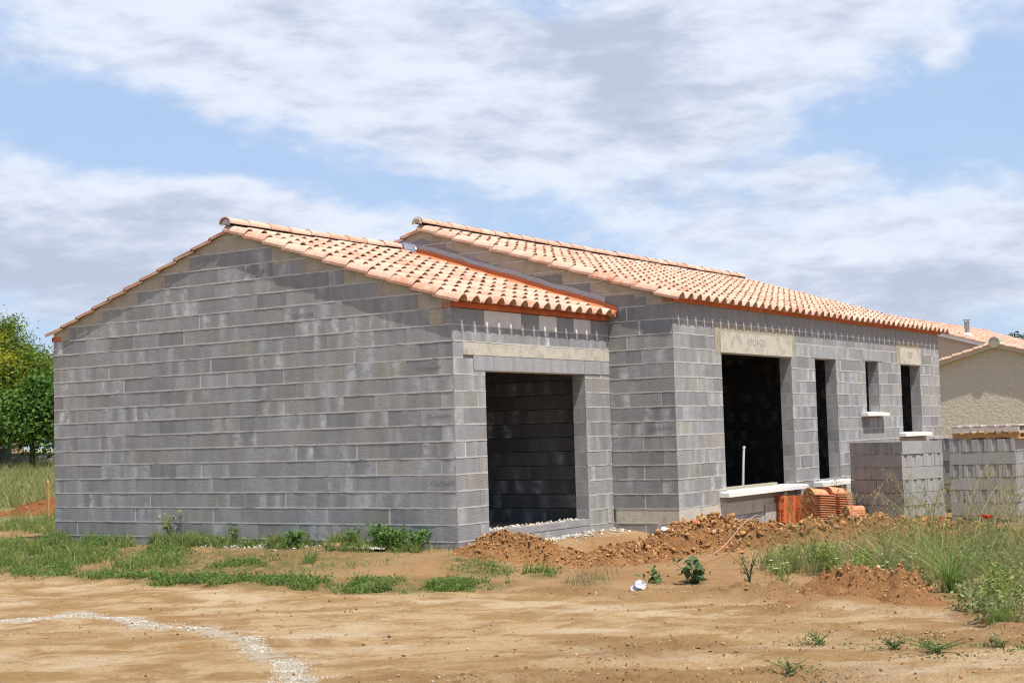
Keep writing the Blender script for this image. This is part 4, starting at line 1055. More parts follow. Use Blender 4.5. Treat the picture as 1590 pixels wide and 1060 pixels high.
mound('soil_heap', [(4.4, 15.3, -.12, .5), (5.2, 14.9, .0, .7), (5.9, 14.6, .18, .8), (6.6, 14.0, .22, .9)], 'heap of red soil beyond the left end of the house', M_SOILR, REDC, 24, 500, (.01, .06), step=.06)
# loose clods and stones on the ground
n_ = 70000; px = -7.6 + 6.6 * rg.random(n_); py = -8 + 14 * rg.random(n_)
ok = np.zeros(n_); 
for (x, y, ax, ay, hh) in LUMPS: ok = np.maximum(ok, np.exp(-((px - x) / ax) ** 2 - ((py - y) / ay) ** 2))
k = rg.random(n_) < .03 + .10 * (fbm(px * .9, py * .9, 3) > .1) + ok * .75; px, py = px[k], py[k]; s = .003 + .020 * rg.random(len(px)) ** 6
o = scatter('loose_clods', np.stack([px, py, height(px, py) + s * .2], -1), s, [(.33, .185, .078), (.25, .13, .052), (.40, .255, .125), (.29, .155, .063), (.46, .36, .24)], rg, M_CLOD); tag(o, 'small loose clods and stones strewn over the track', 'clods', kind='stuff')
P = []; S_ = []
for (a, b), (c, e) in zip(GRAV[:-1], GRAV[1:]):
    L = math.hypot(c - a, e - b); q = int(1500 * L)
    t = rg.random(q); wd = .07 + .05 * rg.random(); P.append(np.stack([a + (c - a) * t + rg.normal(size=q) * wd, b + (e - b) * t + rg.normal(size=q) * wd * .8], -1)); S_.append(.0025 + .006 * rg.random(q) ** 3)
P = np.concatenate(P); S_ = np.concatenate(S_); k = fbm(P[:, 0] * 2.6, P[:, 1] * 2.6, 3) > -.03; P, S_ = P[k], S_[k]
IV0, IF0 = IV, IF
_r = ROCKS; IVs, IFs = ico(1); IF = IFs
ROCKS = []
for i in range(10):
    V = IVs * (1 + .25 * rs.normal(size=(len(IVs), 1))) * (1, .8, .6); ROCKS.append(V)
o = scatter('pale_gravel', np.column_stack([P, height(P[:, 0], P[:, 1]) + S_ * .3]), S_, [(.56, .52, .44), (.45, .42, .36), (.62, .58, .51), (.36, .33, .28)], rg, M_CLOD); tag(o, 'winding streak of pale grey gravel across the track on the left', 'gravel', kind='stuff')
def rubble(name, pts, label, cols, seed):
    rng = np.random.default_rng(seed); pts = np.array(pts); o = scatter(name, pts[:, :3], pts[:, 3], cols, rng, M_CLOD); tag(o, label, 'rubble', kind='stuff'); return o
r_ = random.Random(4); RUB = [(.50, .48, .43), (.42, .40, .36), (.38, .31, .23), (.30, .16, .08), (.46, .43, .38)]
pts = []
for i in range(150):
    x = r_.uniform(.70, 2.9) if r_.random() < .6 else r_.uniform(.7, 1.9); y = r_.uniform(.01, .19); s = r_.uniform(.008, .03); pts.append((x, y, .078 + s * .4, s))
for i in range(120):
    x, y = r_.uniform(.7, 2.4), r_.uniform(.25, 1.4); s = r_.uniform(.01, .05); pts.append((x, y, .0 + s * .4, s))
rubble('rubble', pts, 'broken stones and mortar crumbs lying on the garage threshold', RUB, 1)
pts = []
for i in range(420):
    if i < 200: x, y = r_.uniform(1.6, 3.7), -abs(r_.gauss(0, .18)) - .02
    else: x, y = -abs(r_.gauss(0, .22)) - .02, r_.uniform(2.0, 3.9)
    s = r_.uniform(.006, .028); pts.append((x, y, hz(x, y) + s * .3, s))
rubble('rubble', pts, 'pale mortar crumbs and chippings along the foot of the walls', RUB[:2] + RUB[4:], 2)
ROCKS = _r; IF = IF0

# ------------------------------------------------------------------ small things lying about
def chunk(name, loc, dims, rot, col, label, cat, seed=1, mat=None):
    m = MB(); r = random.Random(seed); a, b, c = [v / 2 for v in dims]; M = Matrix.Rotation(rot[2], 4, 'Z') @ Matrix.Rotation(rot[1], 4, 'Y') @ Matrix.Rotation(rot[0], 4, 'X')
    n = 4; j = min(dims) * .07
    sh = {}
    def pt(i, k, l):
        key = (i, k, l)
        if key not in sh: sh[key] = M @ Vector((a * (2 * i / n - 1) + r.uniform(-j, j), b * (2 * k / n - 1) + r.uniform(-j, j), c * (2 * l / n - 1) + r.uniform(-j, j)))
        return sh[key]
    R = range(n + 1)
    for s in (0, n):
        for g, fl in (([[pt(s, k, l) for l in R] for k in R], s == 0), ([[pt(i, s, l) for l in R] for i in R], s != 0), ([[pt(i, k, s) for k in R] for i in R], s == 0)): m.grid(g, 0, (*col, 1), flip=fl)
    o = m.build(name, mat or M_TONE); o.location = loc; tag(o, label, cat); return o
chunk('broken_brick', (-.42, 1.53, -.075), (.10, .11, .15), (.05, .1, .4), (.45, .27, .14), 'broken tan brick standing upright near the wall foot', 'brick', 1)
m = MB(); r_ = random.Random(6)
Gd = [[Vector((-.42 + .26 * i / 8 + r_.uniform(-.01, .01), 1.42 - .62 * j / 12 + r_.uniform(-.01, .01), hz(-.42 + .26 * i / 8, 1.42 - .62 * j / 12) + .03 + r_.uniform(-.010, .012))) for j in range(13)] for i in range(9)]
m.grid(Gd, 0, (.62, .55, .50, 1), flip=True); m.grid([[p - UP * .006 for p in row] for row in Gd], 0, (.58, .50, .45, 1))
tag(m.build('crumpled_sheet', M_TONE, smooth=True), 'crumpled pale sheet of packaging beside the broken brick', 'sheet')
m = MB(); r_ = random.Random(8); C0 = Vector((-1.5, -3.25, hz(-1.5, -3.25)))
rings = []
for i in range(9):
    z = i / 8; rr = .068 * (1 - z ** 1.6) ** .6 + .004
    rings.append([C0 + Vector((math.cos(a) * rr * (1.0 + .35 * math.sin(3 * a + i)) + r_.uniform(-.012, .012) - .02 * z, 1.15 * math.sin(a) * rr * (1 + .25 * math.cos(2 * a)) + r_.uniform(-.012, .012) - .03 * z, z * .10 + r_.uniform(-.01, .01))) for a in [6.2832 * k / 16 for k in range(16)]])
    rings[-1].append(rings[-1][0])
m.grid(rings, 0, (.56, .58, .62, 1)); tag(m.build('plastic_bag', M_TONE), 'crumpled white plastic bag lying at the track edge', 'bag')
chunk('tile_shard', (2.62, -1.82, .085), (.10, .12, .03), (.4, .3, .6), (.56, .20, .09), 'broken orange tile shard on the long soil heap', 'tile shard', 3)
chunk('plaster_shard', (2.25, -1.62, .0), (.10, .16, .03), (.3, -.3, .2), (.66, .63, .58), 'broken pale plaster shard on the left end of the long soil heap', 'shard', 4)
m = MB(); m.tube([(1.45, -2.46, -.285), (1.7, -2.5, -.235), (1.95, -2.52, -.17), (2.25, -2.50, -.07), (2.55, -2.47, .03), (2.85, -2.44, .10), (3.2, -2.40, .14), (3.6, -2.33, .10), (4.0, -2.25, .12)], .006, 6, 0, (.36, .27, .19, 1)); m.tube([(1.70, -2.5, -.235), (1.68, -2.56, -.14), (1.67, -2.58, -.08)], .004, 5, 0, (.45, .40, .30, 1))
tag(m.build('rope', M_TONE), 'pale frayed rope trailing down the long soil heap', 'rope')
t = tag(empty('wooden_stake', (3.31, 11.42, hz(3.31, 11.42))), 'thin wooden stake standing beside the left end of the house', 'stake')
m = MB(); m.box((-.02, -.02, -.1), (.02, .02, .74), 0, (.45, .27, .10, 1)); m.face([(-.02, -.02, .74), (.02, -.02, .74), (.0, 0, .80)], 0, (.5, .3, .12, 1)); m.face([(.02, -.02, .74), (.02, .02, .74), (0, 0, .8)], 0, (.5, .3, .12, 1)); m.face([(-.02, .02, .74), (-.02, -.02, .74), (0, 0, .8)], 0, (.5, .3, .12, 1)); m.build('stake_post', M_WOOD, t)

# ------------------------------------------------------------------ block stacks
def block_mesh():
    m = MB(); L, W, H_, t = .494, .196, .188, .03; c = (.97, .5, 0, .15)
    x0, x1, y0, y1 = -L / 2, L / 2, -W / 2, W / 2
    # outer faces; the ends carry a shallow upright groove
    m.face([(x0, y0, 0), (x1, y0, 0), (x1, y0, H_), (x0, y0, H_)], 0, c, [(0, 0), (1, 0), (1, 1), (0, 1)]); m.face([(x1, y1, 0), (x0, y1, 0), (x0, y1, H_), (x1, y1, H_)], 0, c, [(0, 0), (1, 0), (1, 1), (0, 1)])
    for s in (-1, 1):
        X = s * L / 2; Xi = X - s * .014; ys = [y0, -.042, -.032, .032, .042, y1]; xs = [X, X, Xi, Xi, X, X]
        for i in range(5):
            q = [(xs[i], ys[i], 0), (xs[i + 1], ys[i + 1], 0), (xs[i + 1], ys[i + 1], H_), (xs[i], ys[i], H_)]
            m.face(q if s > 0 else q[::-1], 0, c, [(0, 0), (.1, 0), (.1, 1), (0, 1)])
    cells = [(-L / 2 + t, -.095), (-.075, .075), (.095, L / 2 - t)]
    yw0, yw1 = y0 + t, y1 - t; xs = [x0, cells[0][0], cells[0][1], cells[1][0], cells[1][1], cells[2][0], cells[2][1], x1]
    m.face([(x0, y0, H_), (x1, y0, H_), (x1, yw0, H_), (x0, yw0, H_)], 0, c); m.face([(x0, yw1, H_), (x1, yw1, H_), (x1, y1, H_), (x0, y1, H_)], 0, c)
    for i in (0, 2, 4, 6): m.face([(xs[i], yw0, H_), (xs[i + 1], yw0, H_), (xs[i + 1], yw1, H_), (xs[i], yw1, H_)], 0, c)
    for a, b in cells:
        zb = .02
        m.face([(a, yw0, zb), (b, yw0, zb), (b, yw1, zb), (a, yw1, zb)], 0, c); m.face([(a, yw0, zb), (a, yw0, H_), (b, yw0, H_), (b, yw0, zb)], 0, c); m.face([(b, yw1, zb), (b, yw1, H_), (a, yw1, H_), (a, yw1, zb)], 0, c)
        m.face([(a, yw1, zb), (a, yw1, H_), (a, yw0, H_), (a, yw0, zb)], 0, c); m.face([(b, yw0, zb), (b, yw0, H_), (b, yw1, H_), (b, yw1, zb)], 0, c)
    m.face([(x0, y1, 0), (x1, y1, 0), (x1, y0, 0), (x0, y0, 0)], 0, c)
    return m
BLK = None
def mat_newblock():
    n = NT('new_block'); P = n.pos(); oi = n.n('ShaderNodeObjectInfo').outputs['Random']
    f = n.noise(90, 3, .7, P); g = n.noise(12, 3, .6, P)
    c = n.hsv((.305, .305, .303), n.math('ADD', n.math('ADD', .55, n.math('MULTIPLY', oi, .22)), n.math('MULTIPLY', n.math('ADD', f, g), .34)))
    n.bump(f, .003, .8); return n.done(c, .95)
MNB = mat_newblock()
def stack(cx, cy, z0, yaw, label, group, seed, nl=6, top='A'):
    """corner (cx,cy) is the near corner; local +x runs along the right-hand face, +y along the left-hand face"""
    global BLK
    rng = random.Random(seed); R = Matrix.Rotation(yaw, 4, 'Z'); c0 = Vector((cx, cy, 0))
    for l in range(nl):
        heads = (l % 2 == 1) if nl % 2 == 0 else (l % 2 == 0)   # ends show on the left-hand face
        for i in range(5):
            for j in range(2):
                if heads: x, y, a = .25 + .5 * j, .1 + .2 * i, 0
                else: x, y, a = .1 + .2 * i, .25 + .5 * j, math.pi / 2
                edge = (x < .3 and (heads or x < .15)) or (y < .3 and (not heads or y < .15)) 
                if not heads: edge = x < .15 or y < .3
                if not (edge or l == nl - 1): continue
                if BLK is None:
                    o = block_mesh().build('concrete_block', MNB); BLK = o
                else:
                    o = bpy.data.objects.new('concrete_block', BLK.data); COL.objects.link(o)
                p = c0 + R @ Vector((x + rng.uniform(-.006, .006), y + rng.uniform(-.006, .006), 0)); o.location = (p.x, p.y, z0 + l * .194)
                o.rotation_euler = (0, 0, yaw + a + rng.uniform(-.012, .012)); tag(o, label, 'concrete block', group)
def pallet(cx, cy, z0, yaw, cols, label, w=1.0, d=1.0, group=None, h=(.022, .075, .022), nb=7):
    """same corner convention"""
    t = empty('pallet', (cx, cy, z0), yaw); tag(t, label, 'pallet', group); rng = random.Random(int(cx * 91)); z = 0
    vc = lambda c: (lambda k: tuple(v * k for v in c) + (1,))(rng.uniform(.82, 1.18))
    for i in range(3):
        y = [.0, d / 2 - .045, d - .09][i]; m = MB(); m.box((0, y, 0), (w, y + .09, h[0]), 0, vc(cols[0])); m.build('bottom_board', M_WOOD, t)
        for k in range(3):
            m = MB(); x = [.0, w / 2 - .06, w - .12][k]; m.box((x, y + .001, h[0] + .0005), (x + .12, y + .089, h[0] + h[1]), 0, vc(cols[1])); m.build('spacer_block', M_WOOD, t)
    for k in range(3):
        m = MB(); x = [.0, w / 2 - .05, w - .10][k]; m.box((x, .002, h[0] + h[1] + .0005), (x + .10, d - .002, h[0] + h[1] + .02), 0, vc(cols[1])); m.build('cross_board', M_WOOD, t)
    zt = h[0] + h[1] + .0205
    for i in range(nb):
        y = (d - .10) * i / (nb - 1); m = MB(); m.box((0, y, zt), (w, y + .10, zt + h[2]), 0, vc(cols[2])); m.build('top_board', M_WOOD, t)
    return t
ORG = (.52, .155, .05); s1 = (7.64, -2.81); y1 = math.radians(-19)
pallet(*s1, -.325, y1, (ORG, (.46, .13, .045), ORG), 'orange painted pallet under the block stack nearest the house')
stack(*s1, -.184, y1, 'hollow grey concrete block in the stack on the orange pallet', 'blocks stacked on the orange pallet', 1)
s2 = (8.68, -4.22); y2 = math.radians(3)
GRY = (.30, .27, .235)
pallet(*s2, -.325, y2, (GRY, GRY, GRY), 'grey wooden pallet under the right hand block stack')
stack(*s2, -.184, y2, 'hollow grey concrete block in the stack under the spare pallets', 'blocks stacked under the spare pallets', 2)
pallet(10.9, -3.15, -.325, math.radians(-4), (GRY, GRY, GRY), 'grey wooden pallet under the block stack behind the other two')
stack(10.9, -3.15, -.184, math.radians(-4), 'hollow grey concrete block in the stack behind the other two', 'blocks stacked behind the other two', 3)
YEL = (.50, .30, .12)
zt = -.184 + 6 * .194
# spare pallets lie across the second stack
def flat_pallet(x, y, z, yaw, cols, label, w=1.15, d=1.0, beam=.085):
    t = empty('pallet', (x, y, z), yaw); tag(t, label, 'pallet'); rng = random.Random(int(z * 997)); vc = lambda c: (lambda k: tuple(v * k for v in c) + (1,))(rng.uniform(.75, 1.25))
    for i in range(3):
        X = [0, w / 2 - .05, w - .10][i]; m = MB(); m.box((X, 0, .019), (X + .10, d, .019 + beam), 0, vc(cols[0])); m.build('bearer', M_WOOD, t)
    for i in range(6):
        Y = (d - .10) * i / 5 + rng.uniform(-.008, .008)
        m = MB(); m.box((-.004, Y, .0195 + beam), (w + .004, Y + .105, .040 + beam), 0, vc(cols[1])); m.build('top_board', M_WOOD, t)
        if i % 2 == 0: m = MB(); m.box((-.002, Y, 0), (w, Y + .10, .0185), 0, vc(cols[1])); m.build('bottom_board', M_WOOD, t)
    return t
flat_pallet(s2[0] + .02, s2[1] - .06, zt - .004, y2, (YEL, YEL, YEL), 'yellow wooden pallet lying on the right hand block stack', beam=.06)
flat_pallet(s2[0] + .0, s2[1] - .06, zt + .098, y2 + .02, ((.40, .36, .32), (.56, .50, .44), GRY), 'weathered grey pallet lying on the yellow pallet', beam=.075)

# ------------------------------------------------------------------ loose roof tiles by the wall
def loose_tile(thick=.012):
    m = MB(); F = lambda u, v, n: Vector((v, u, n))   # length along x, width along y
    add_tile(m, lambda u, v, n: Vector((v, -u * 1.12, n * 1.25)), 0, 0, rng=random.Random(5), closed=True, thick=thick, length=.44)
    return m
LT = None
def put_tile(M, label, group, name='roof_tile', ribs=False, mesh=None):
    global LT
    if LT is None: LT = loose_tile().build(name, M_NEWTILE); o = LT
    else: o = bpy.data.objects.new(name, LT.data); COL.objects.link(o)
    o.matrix_world = M; tag(o, label, 'roof tile', group); return o
gz = -.305
r_ = random.Random(12)
for i in range(15):
    M = Matrix.Translation((6.98 + r_.uniform(-.006, .006), -1.46 + r_.uniform(-.006, .006), gz + .035 * i)) @ Matrix.Rotation(math.radians(-9) + r_.uniform(-.012, .012), 4, 'Z')
    put_tile(M, 'terracotta roof tile in the tall stack under the narrow window', 'roof tiles in the tall stack')
for i in range(15):
    M = Matrix.Translation((7.40 + r_.uniform(-.006, .006), -1.60 + r_.uniform(-.006, .006), gz + .035 * i)) @ Matrix.Rotation(math.radians(-9) + r_.uniform(-.012, .012), 4, 'Z')
    put_tile(M, 'terracotta roof tile in the rear half of the tall stack', 'roof tiles in the rear half of the tall stack')
def half_tile(seed):
    m = MB(); R = .085; L = .42; rng = random.Random(seed); t = (rng.random(), 0, 0, 1)
    ring = lambda x, r: [Vector((x, r * math.cos(p), r * 1.0 * math.sin(p))) for p in [math.pi * k / 12 for k in range(13)]]
    a, b, c, d = ring(0, R), ring(L, R * .86), ring(0, R - .013), ring(L, R * .86 - .013)
    m.grid([a, b], 0, t); m.grid([d, c], 0, t); m.grid([c, a], 0, (t[0] * .6, .4, 0, 1)); m.grid([b, d], 0, t)
    for k in (0, 12): m.face([a[k], b[k], d[k], c[k]] if k else [c[k], d[k], b[k], a[k]], 0, t)
    return m
HT = half_tile(1).build('ridge_tile', M_NEWTILE); 
for i in range(8):
    o = HT if i == 0 else bpy.data.objects.new('ridge_tile', HT.data)
    if i: COL.objects.link(o)
    o.location = (7.38 + r_.uniform(-.005, .005), -1.98 + r_.uniform(-.005, .005), gz + .01 + .033 * i); o.rotation_euler = (0, 0, math.radians(-14) + r_.uniform(-.015, .015)); tag(o, 'half round clay tile in the short stack by the block pallet', 'roof tile', 'half round tiles in the short stack')
o = bpy.data.objects.new('ridge_tile', HT.data); COL.objects.link(o); o.location = (6.72, -2.30, gz + .03); o.rotation_euler = (.05, 0, math.radians(62)); tag(o, 'single half round clay tile lying on the soil before the short stack', 'roof tile')
def upright(x, y, yaw, label, ribs, tilt=.10, w=.24):
    """tall flat accessory tile stood on end"""
    t = empty('verge_tile', (x, y, gz - .02)); t.rotation_euler = (0, tilt, yaw); tag(t, label, 'roof tile')
    c = (1, .95, .9, 1); m = MB()
    prof = [(-.5, 0), (-.36, .004), (-.26, .045), (.12, .055), (.2, .01), (.42, .006), (.46, .04), (.5, .04)] if ribs == 'bumps' else [(-.5, .035), (-.46, .004), (.2, 0), (.28, .03), (.5, .034)]
    Hh = .53
    front = [[Vector((-d, a * w, z)) for a, d in prof] for z in (0, Hh)]; back = [[p + Vector((.014, 0, 0)) for p in r] for r in front]
    m.grid(front, 0, c, flip=True); m.grid(back, 0, c); m.grid([front[1], back[1]], 0, c, flip=True); m.grid([back[0], front[0]], 0, c, flip=True)
    for k in (0, -1): m.face([front[0][k], front[1][k], back[1][k], back[0][k]] if k else [back[0][k], back[1][k], front[1][k], front[0][k]], 0, c)
    m.build('tile_body', M_BRICK, t)
    m = MB()
    if ribs == 'bumps':
        for z in (.10, .17, .24, .31):
            for a in (-.20, .02): m.box((-.066, a * w - .012, z), (-.050, a * w + .012, z + .03), 0, c)
        m.box((-.062, -.30 * w, Hh - .05), (-.012, .16 * w, Hh - .035), 0, c)
    else:
        for k in range(11): m.box((-.018, -.36 * w, .06 + .028 * k), (.001, .10 * w, .072 + .028 * k), 0, (1.1, 1.1, 1.1, 1))
    m.build('ribs', M_BRICK, t); return t
upright(6.93, -1.12, math.radians(-4), 'bright orange clay tile with bumps standing on end by the wide sill', 'bumps')
upright(6.98, -1.37, math.radians(-4), 'bright orange clay tile with ladder ribs standing on end', 'ladder')
m = MB()
for k in range(9): m.box((6.55 + .05 * k, -LD - .022, -.26), (6.585 + .05 * k, -LD - .004, .10), 0, (.46, .44, .41, 1))
tag(m.build('timber_slats', M_WOOD), 'bundle of grey timber slats leaning on the wall under the wide sill', 'slats')

# ------------------------------------------------------------------ neighbouring house
nb = tag(empty('neighbour_house', (36, 3.5, .2)), 'finished beige roughcast house with a tiled roof and metal flue', 'house')
def local(o): 
    o.matrix_parent_inverse = nb.matrix_basis.inverted(); return o
NX, NYR, NZR, NS = 36.0, 3.57, 3.80, .27
tn = lambda y: NZR - NS * abs(y - NYR)
m = MB(); P = [(NX, -3, -.3), (NX, 9.5, -.3), (NX, 9.5, tn(9.5)), (NX, NYR, NZR), (NX, -3, tn(-3))]
m.face(P[::-1]); m.box((NX + .01, -3, -.3), (NX + 8, -2.9, tn(-3))); local(m.build('gable_wall', M_ROUGH, nb))
for s, e_ in ((-1, -3.2), (1, 9.7)):
    r = roof_slope(nb, 'tile_slope', NX - .22, NX + 8, NYR, e_, NS, NZR + .03, s, 31 + s)[0]; local(r)
local(ridge(nb, NX - .24, NX + 8, NYR, NZR + .09, 33)); m = MB()
m.face([(NX - .2, -3.1, tn(-3.1) - .10), (NX - .2, NYR, NZR - .10), (NX - .2, NYR, NZR + .03), (NX - .2, -3.1, tn(-3.1) + .03)][::1]); m.face([(NX - .2, NYR, NZR - .10), (NX - .2, 9.6, tn(9.6) - .10), (NX - .2, 9.6, tn(9.6) + .03), (NX - .2, NYR, NZR + .03)])
m.face([(NX - .2, -3.1, tn(-3.1) - .10), (NX - .2, NYR, NZR - .10), (NX, NYR, NZR - .10), (NX, -3.1, tn(-3.1) - .10)]); m.face([(NX - .2, NYR, NZR - .10), (NX - .2, 9.6, tn(9.6) - .10), (NX, 9.6, tn(9.6) - .10), (NX, NYR, NZR - .10)])
local(m.build('verge_board', M_RENDER, nb)); bm_ = MB()
bm_.tube([(NX - .24, NYR, NZR + .06), (NX + .3, NYR, NZR + .06)], .19, 16); local(bm_.build('ridge_bung', M_SURR, nb))
# the taller block behind it
BX, BYR, BZR, BS = 39.0, 8.6, 5.15, .30
tb = lambda y: BZR - BS * abs(y - BYR)
m = MB(); m.face([(BX, 2.5, -.3), (BX, 14, -.3), (BX, 14, tb(14)), (BX, BYR, BZR), (BX, 2.5, tb(2.5))][::-1]); local(m.build('gable_wall', M_RENDER, nb))
local(roof_slope(nb, 'tile_slope', BX - .2, BX + 14, BYR, 1.2, BS, BZR + .03, -1, 41)[0]); local(roof_slope(nb, 'tile_slope', BX - .2, BX + 14, BYR, 14.5, BS, BZR + .03, 1, 42)[0]); local(ridge(nb, BX - .2, BX + 14, BYR, BZR + .09, 43))
m = MB(); m.face([(BX - .18, 1.2, tb(1.2) - .12), (BX - .18, BYR, BZR - .12), (BX - .18, BYR, BZR + .04), (BX - .18, 1.2, tb(1.2) + .04)]); local(m.build('verge_board', M_PALE, nb))
fx, fy = 40.4, 5.80; fz = tb(fy)
fl_ = MB(); fl_.tube([(fx, fy, fz - .1), (fx, fy, fz + .60)], .085, 14); fo = local(fl_.build('flue', M_METAL, nb))
m = MB(); m.tube([(fx, fy, fz - .02), (fx, fy, fz + .06), (fx, fy, fz + .20)], [.26, .19, .10], 16); q = m.build('flue_collar', M_SILL, fo)
m = MB(); m.tube([(fx, fy, fz + .64), (fx, fy, fz + .68)], .13, 14); m.tube([(fx, fy, fz + .34), (fx, fy, fz + .37)], .10, 14)
for a in range(3): m.tube([(fx + .09 * math.cos(a * 2.1), fy + .09 * math.sin(a * 2.1), fz + .345), (fx + .09 * math.cos(a * 2.1), fy + .09 * math.sin(a * 2.1), fz + .65)], .012, 5)
m.build('flue_cap', M_METAL, fo)

# ------------------------------------------------------------------ trees, garden wall and sheds on the left
def tree(name, x, y, z, blobs, nleaf, lsize, cols, label, seed, trunk_h, tr=.16, aspect=.5, clumps=60, spiky=False):
    rng = np.random.default_rng(seed); t = empty(name, (x, y, z)); tag(t, label, 'tree'); A = Acc(); mb = MB()
    W = np.array([b[3] * b[4] * b[5] for b in blobs]) ** .8; W /= W.sum(); cc = []
    for i in range(clumps):
        b = blobs[rng.choice(len(blobs), p=W)]; d = rng.normal(size=3); d /= np.linalg.norm(d); r = rng.random() ** .35
        cc.append(np.array(b[:3]) + d * r * np.array(b[3:6]))
    per = nleaf // clumps
    for c in cc:
        s = .22 + .30 * rng.random(); P = c + rng.normal(size=(per, 3)) * s * np.array([1, 1, .62])
        cl = np.array(cols)[rng.integers(0, len(cols))]; pal = [tuple(cl * f) for f in (.75, 1.0, 1.25)]
        A.add(leaves(P[:, 0], P[:, 1], P[:, 2], lsize, pal, rng, .6 if not spiky else 1.0, aspect))
    top = trunk_h
    mb.tube([(0, 0, -.3), (.05, .0, top * .5), (-.05, .08, top)], [tr * 1.3, tr, tr * .75], 9, cap=False)
    for c in cc[::max(1, clumps // 14)]:
        mid = Vector((c[0] * .5, c[1] * .5, (top + c[2]) / 2 - .1)); mb.tube([(-.04, .06, top * .85), mid, Vector(c)], [tr * .5, tr * .3, .02], 6, cap=False)
    mb.build('trunk', M_BARK, t); A.build('crown', M_LEAF, t); return t
def at(dist, px):   # a point in plan: metres ahead of the camera and degrees off to the left
    a = math.radians(33.488) + px; return -14.465 + dist * math.cos(a) / math.cos(px), -10.425 + dist * math.sin(a) / math.cos(px)
PINE = [(.15, .22, .03), (.22, .28, .035), (.38, .37, .035), (.12, .19, .03), (.19, .25, .04)]
BROAD = [(.08, .165, .028), (.12, .21, .038), (.055, .12, .022), (.16, .25, .05)]
x, y = at(56, .338); tree('pine_tree', x, y, .5, [(0, 0, 4.1, 1.9, 1.9, 1.5), (.5, -.9, 3.5, 1.6, 1.3, 1.2), (-.6, .6, 4.9, 1.2, 1.2, .75), (.3, -.6, 2.6, 1.5, 1.4, .7)], 60000, .15, PINE, 'large yellow green pine tree at the left edge beyond the meadow', 61, 2.2, .2, .28, 130, True)
x, y = at(53, .313); tree('broadleaf_tree', x, y, .5, [(0, 0, 1.95, .95, .95, .8), (.3, -.5, 2.5, .6, .6, .7), (-.3, .4, 1.5, .75, .75, .45), (.35, -.5, 1.35, .8, .8, .35)], 14000, .15, BROAD, 'dark green broadleaf tree beside the left end of the house', 62, 1.5, .1, .7, 70)
x, y = at(55, .347); tree('broadleaf_tree', x, y, .5, [(0, 0, 1.5, 1.0, 1.0, .5), (.4, -.5, 1.2, .8, .8, .4)], 3500, .14, [(.12, .19, .03), (.16, .22, .03)], 'low light green shrub behind the shed at the left edge', 63, .9, .05, .6, 24)
for i, (px, dz, l) in enumerate(((-.327, 6.4, 'dark round tree crown showing above the neighbouring roof'), (-.347, 6.1, 'dark tree crown at the right edge above the neighbouring roof'))):
    x, y = at(88, px); tree('round_tree', x, y, .3, [(0, 0, dz - 1.4, 1.5, 1.5, .95), (.5, -.6, dz - 1.2, .8, .8, .6), (0, 0, dz - 3, 1.8, 1.8, 1.2)], 7000, .20, [(.035, .075, .02), (.05, .095, .025), (.03, .06, .018)], l, 70 + i, 3.0, .16, .6, 50)
# rendered garden wall
ax, ay = at(58.5, .300); bx, by = at(58.5, .345); A_ = Vector((ax, ay, 0)); B_ = Vector((bx, by, 0)); D_ = (B_ - A_).normalized(); Nn = D_.cross(UP)
def slab(mb, A, D, N, u0, u1, d0, d1, z0, z1, col=(1, 1, 1, 1)):
    M = Matrix((D, N, UP)).transposed().to_4x4(); M.translation = A; mb.box((u0, d0, z0), (u1, d1, z1), 0, col, M=M)
m = MB(); slab(m, A_, D_, Nn, -3, 2.0, -.1, .1, 0, 1.06); gwl = tag(m.build('garden_wall', M_GARDENWALL), 'low grey rendered garden wall beneath the broadleaf tree', 'wall')
m = MB(); slab(m, A_, D_, Nn, -3.02, 2.0, -.13, .13, 1.06, 1.11); m.build('coping', M_GARDENWALL, gwl)
sx_, sy_ = at(57.2, .334); S0 = Vector((sx_, sy_, 0)); shed = tag(empty('garden_shed', S0), 'small grey shed with a flat roof and rust red door post', 'shed')
def sp(name, mat, *a, col=(1, 1, 1, 1)):
    m = MB(); slab(m, Vector((0, 0, 0)), D_, Nn, *a, col); return m.build(name, mat, shed)
sp('shed_wall', M_GARDENWALL, .55, 2.4, -.1, .1, .2, 1.30); sp('flat_roof', M_GARDENWALL, -.15, 2.6, -.35, 1.6, 1.305, 1.42); sp('door_post', M_WOOD, .38, .54, -.12, .06, .2, 1.30, col=(.50, .12, .03, 1)); sp('back_wall', M_GARDENWALL, -.1, 2.4, 1.4, 1.5, .2, 1.30, col=(.5, .5, .5, 1))
# pink house far behind the trees
fx_, fy_ = at(84, .352); fh = tag(empty('pink_house', (fx_, fy_, .6)), 'pink walled house with a red roof glimpsed behind the trees', 'house')
def fp(name, mat, *a, col=(1, 1, 1, 1)):
    m = MB(); slab(m, Vector((0, 0, 0)), D_, Nn, *a, col); return m.build(name, mat, fh)
fp('wall', M_TONE, -1.6, 6, 0, 5, -.5, 2.5, col=(.52, .33, .24, 1))
m = MB(); Mx = Matrix((D_, Nn, UP)).transposed().to_4x4()
for q in ([(-2.1, -.4, 2.4), (6, -.4, 2.4), (6, 2.5, 3.6), (-.3, 2.5, 3.6)], [(-2.1, -.4, 2.4), (-.3, 2.5, 3.6), (-2.1, 5.4, 2.4)], [(-2.1, -.4, 2.4), (-2.1, 5.4, 2.4), (6, 5.4, 2.4), (6, -.4, 2.4)]): m.face([Mx @ Vector(p) for p in q], 0, (.58, .17, .08, 1))
m.build('roof', M_TONE, fh)
for u in (0.4, 2.6):
    m = MB(); slab(m, Vector((0, 0, 0)), D_, Nn, u, u + .9, -.03, .02, .6, 1.9, (.10, .06, .05, 1)); m.build('window', M_TONE, fh)

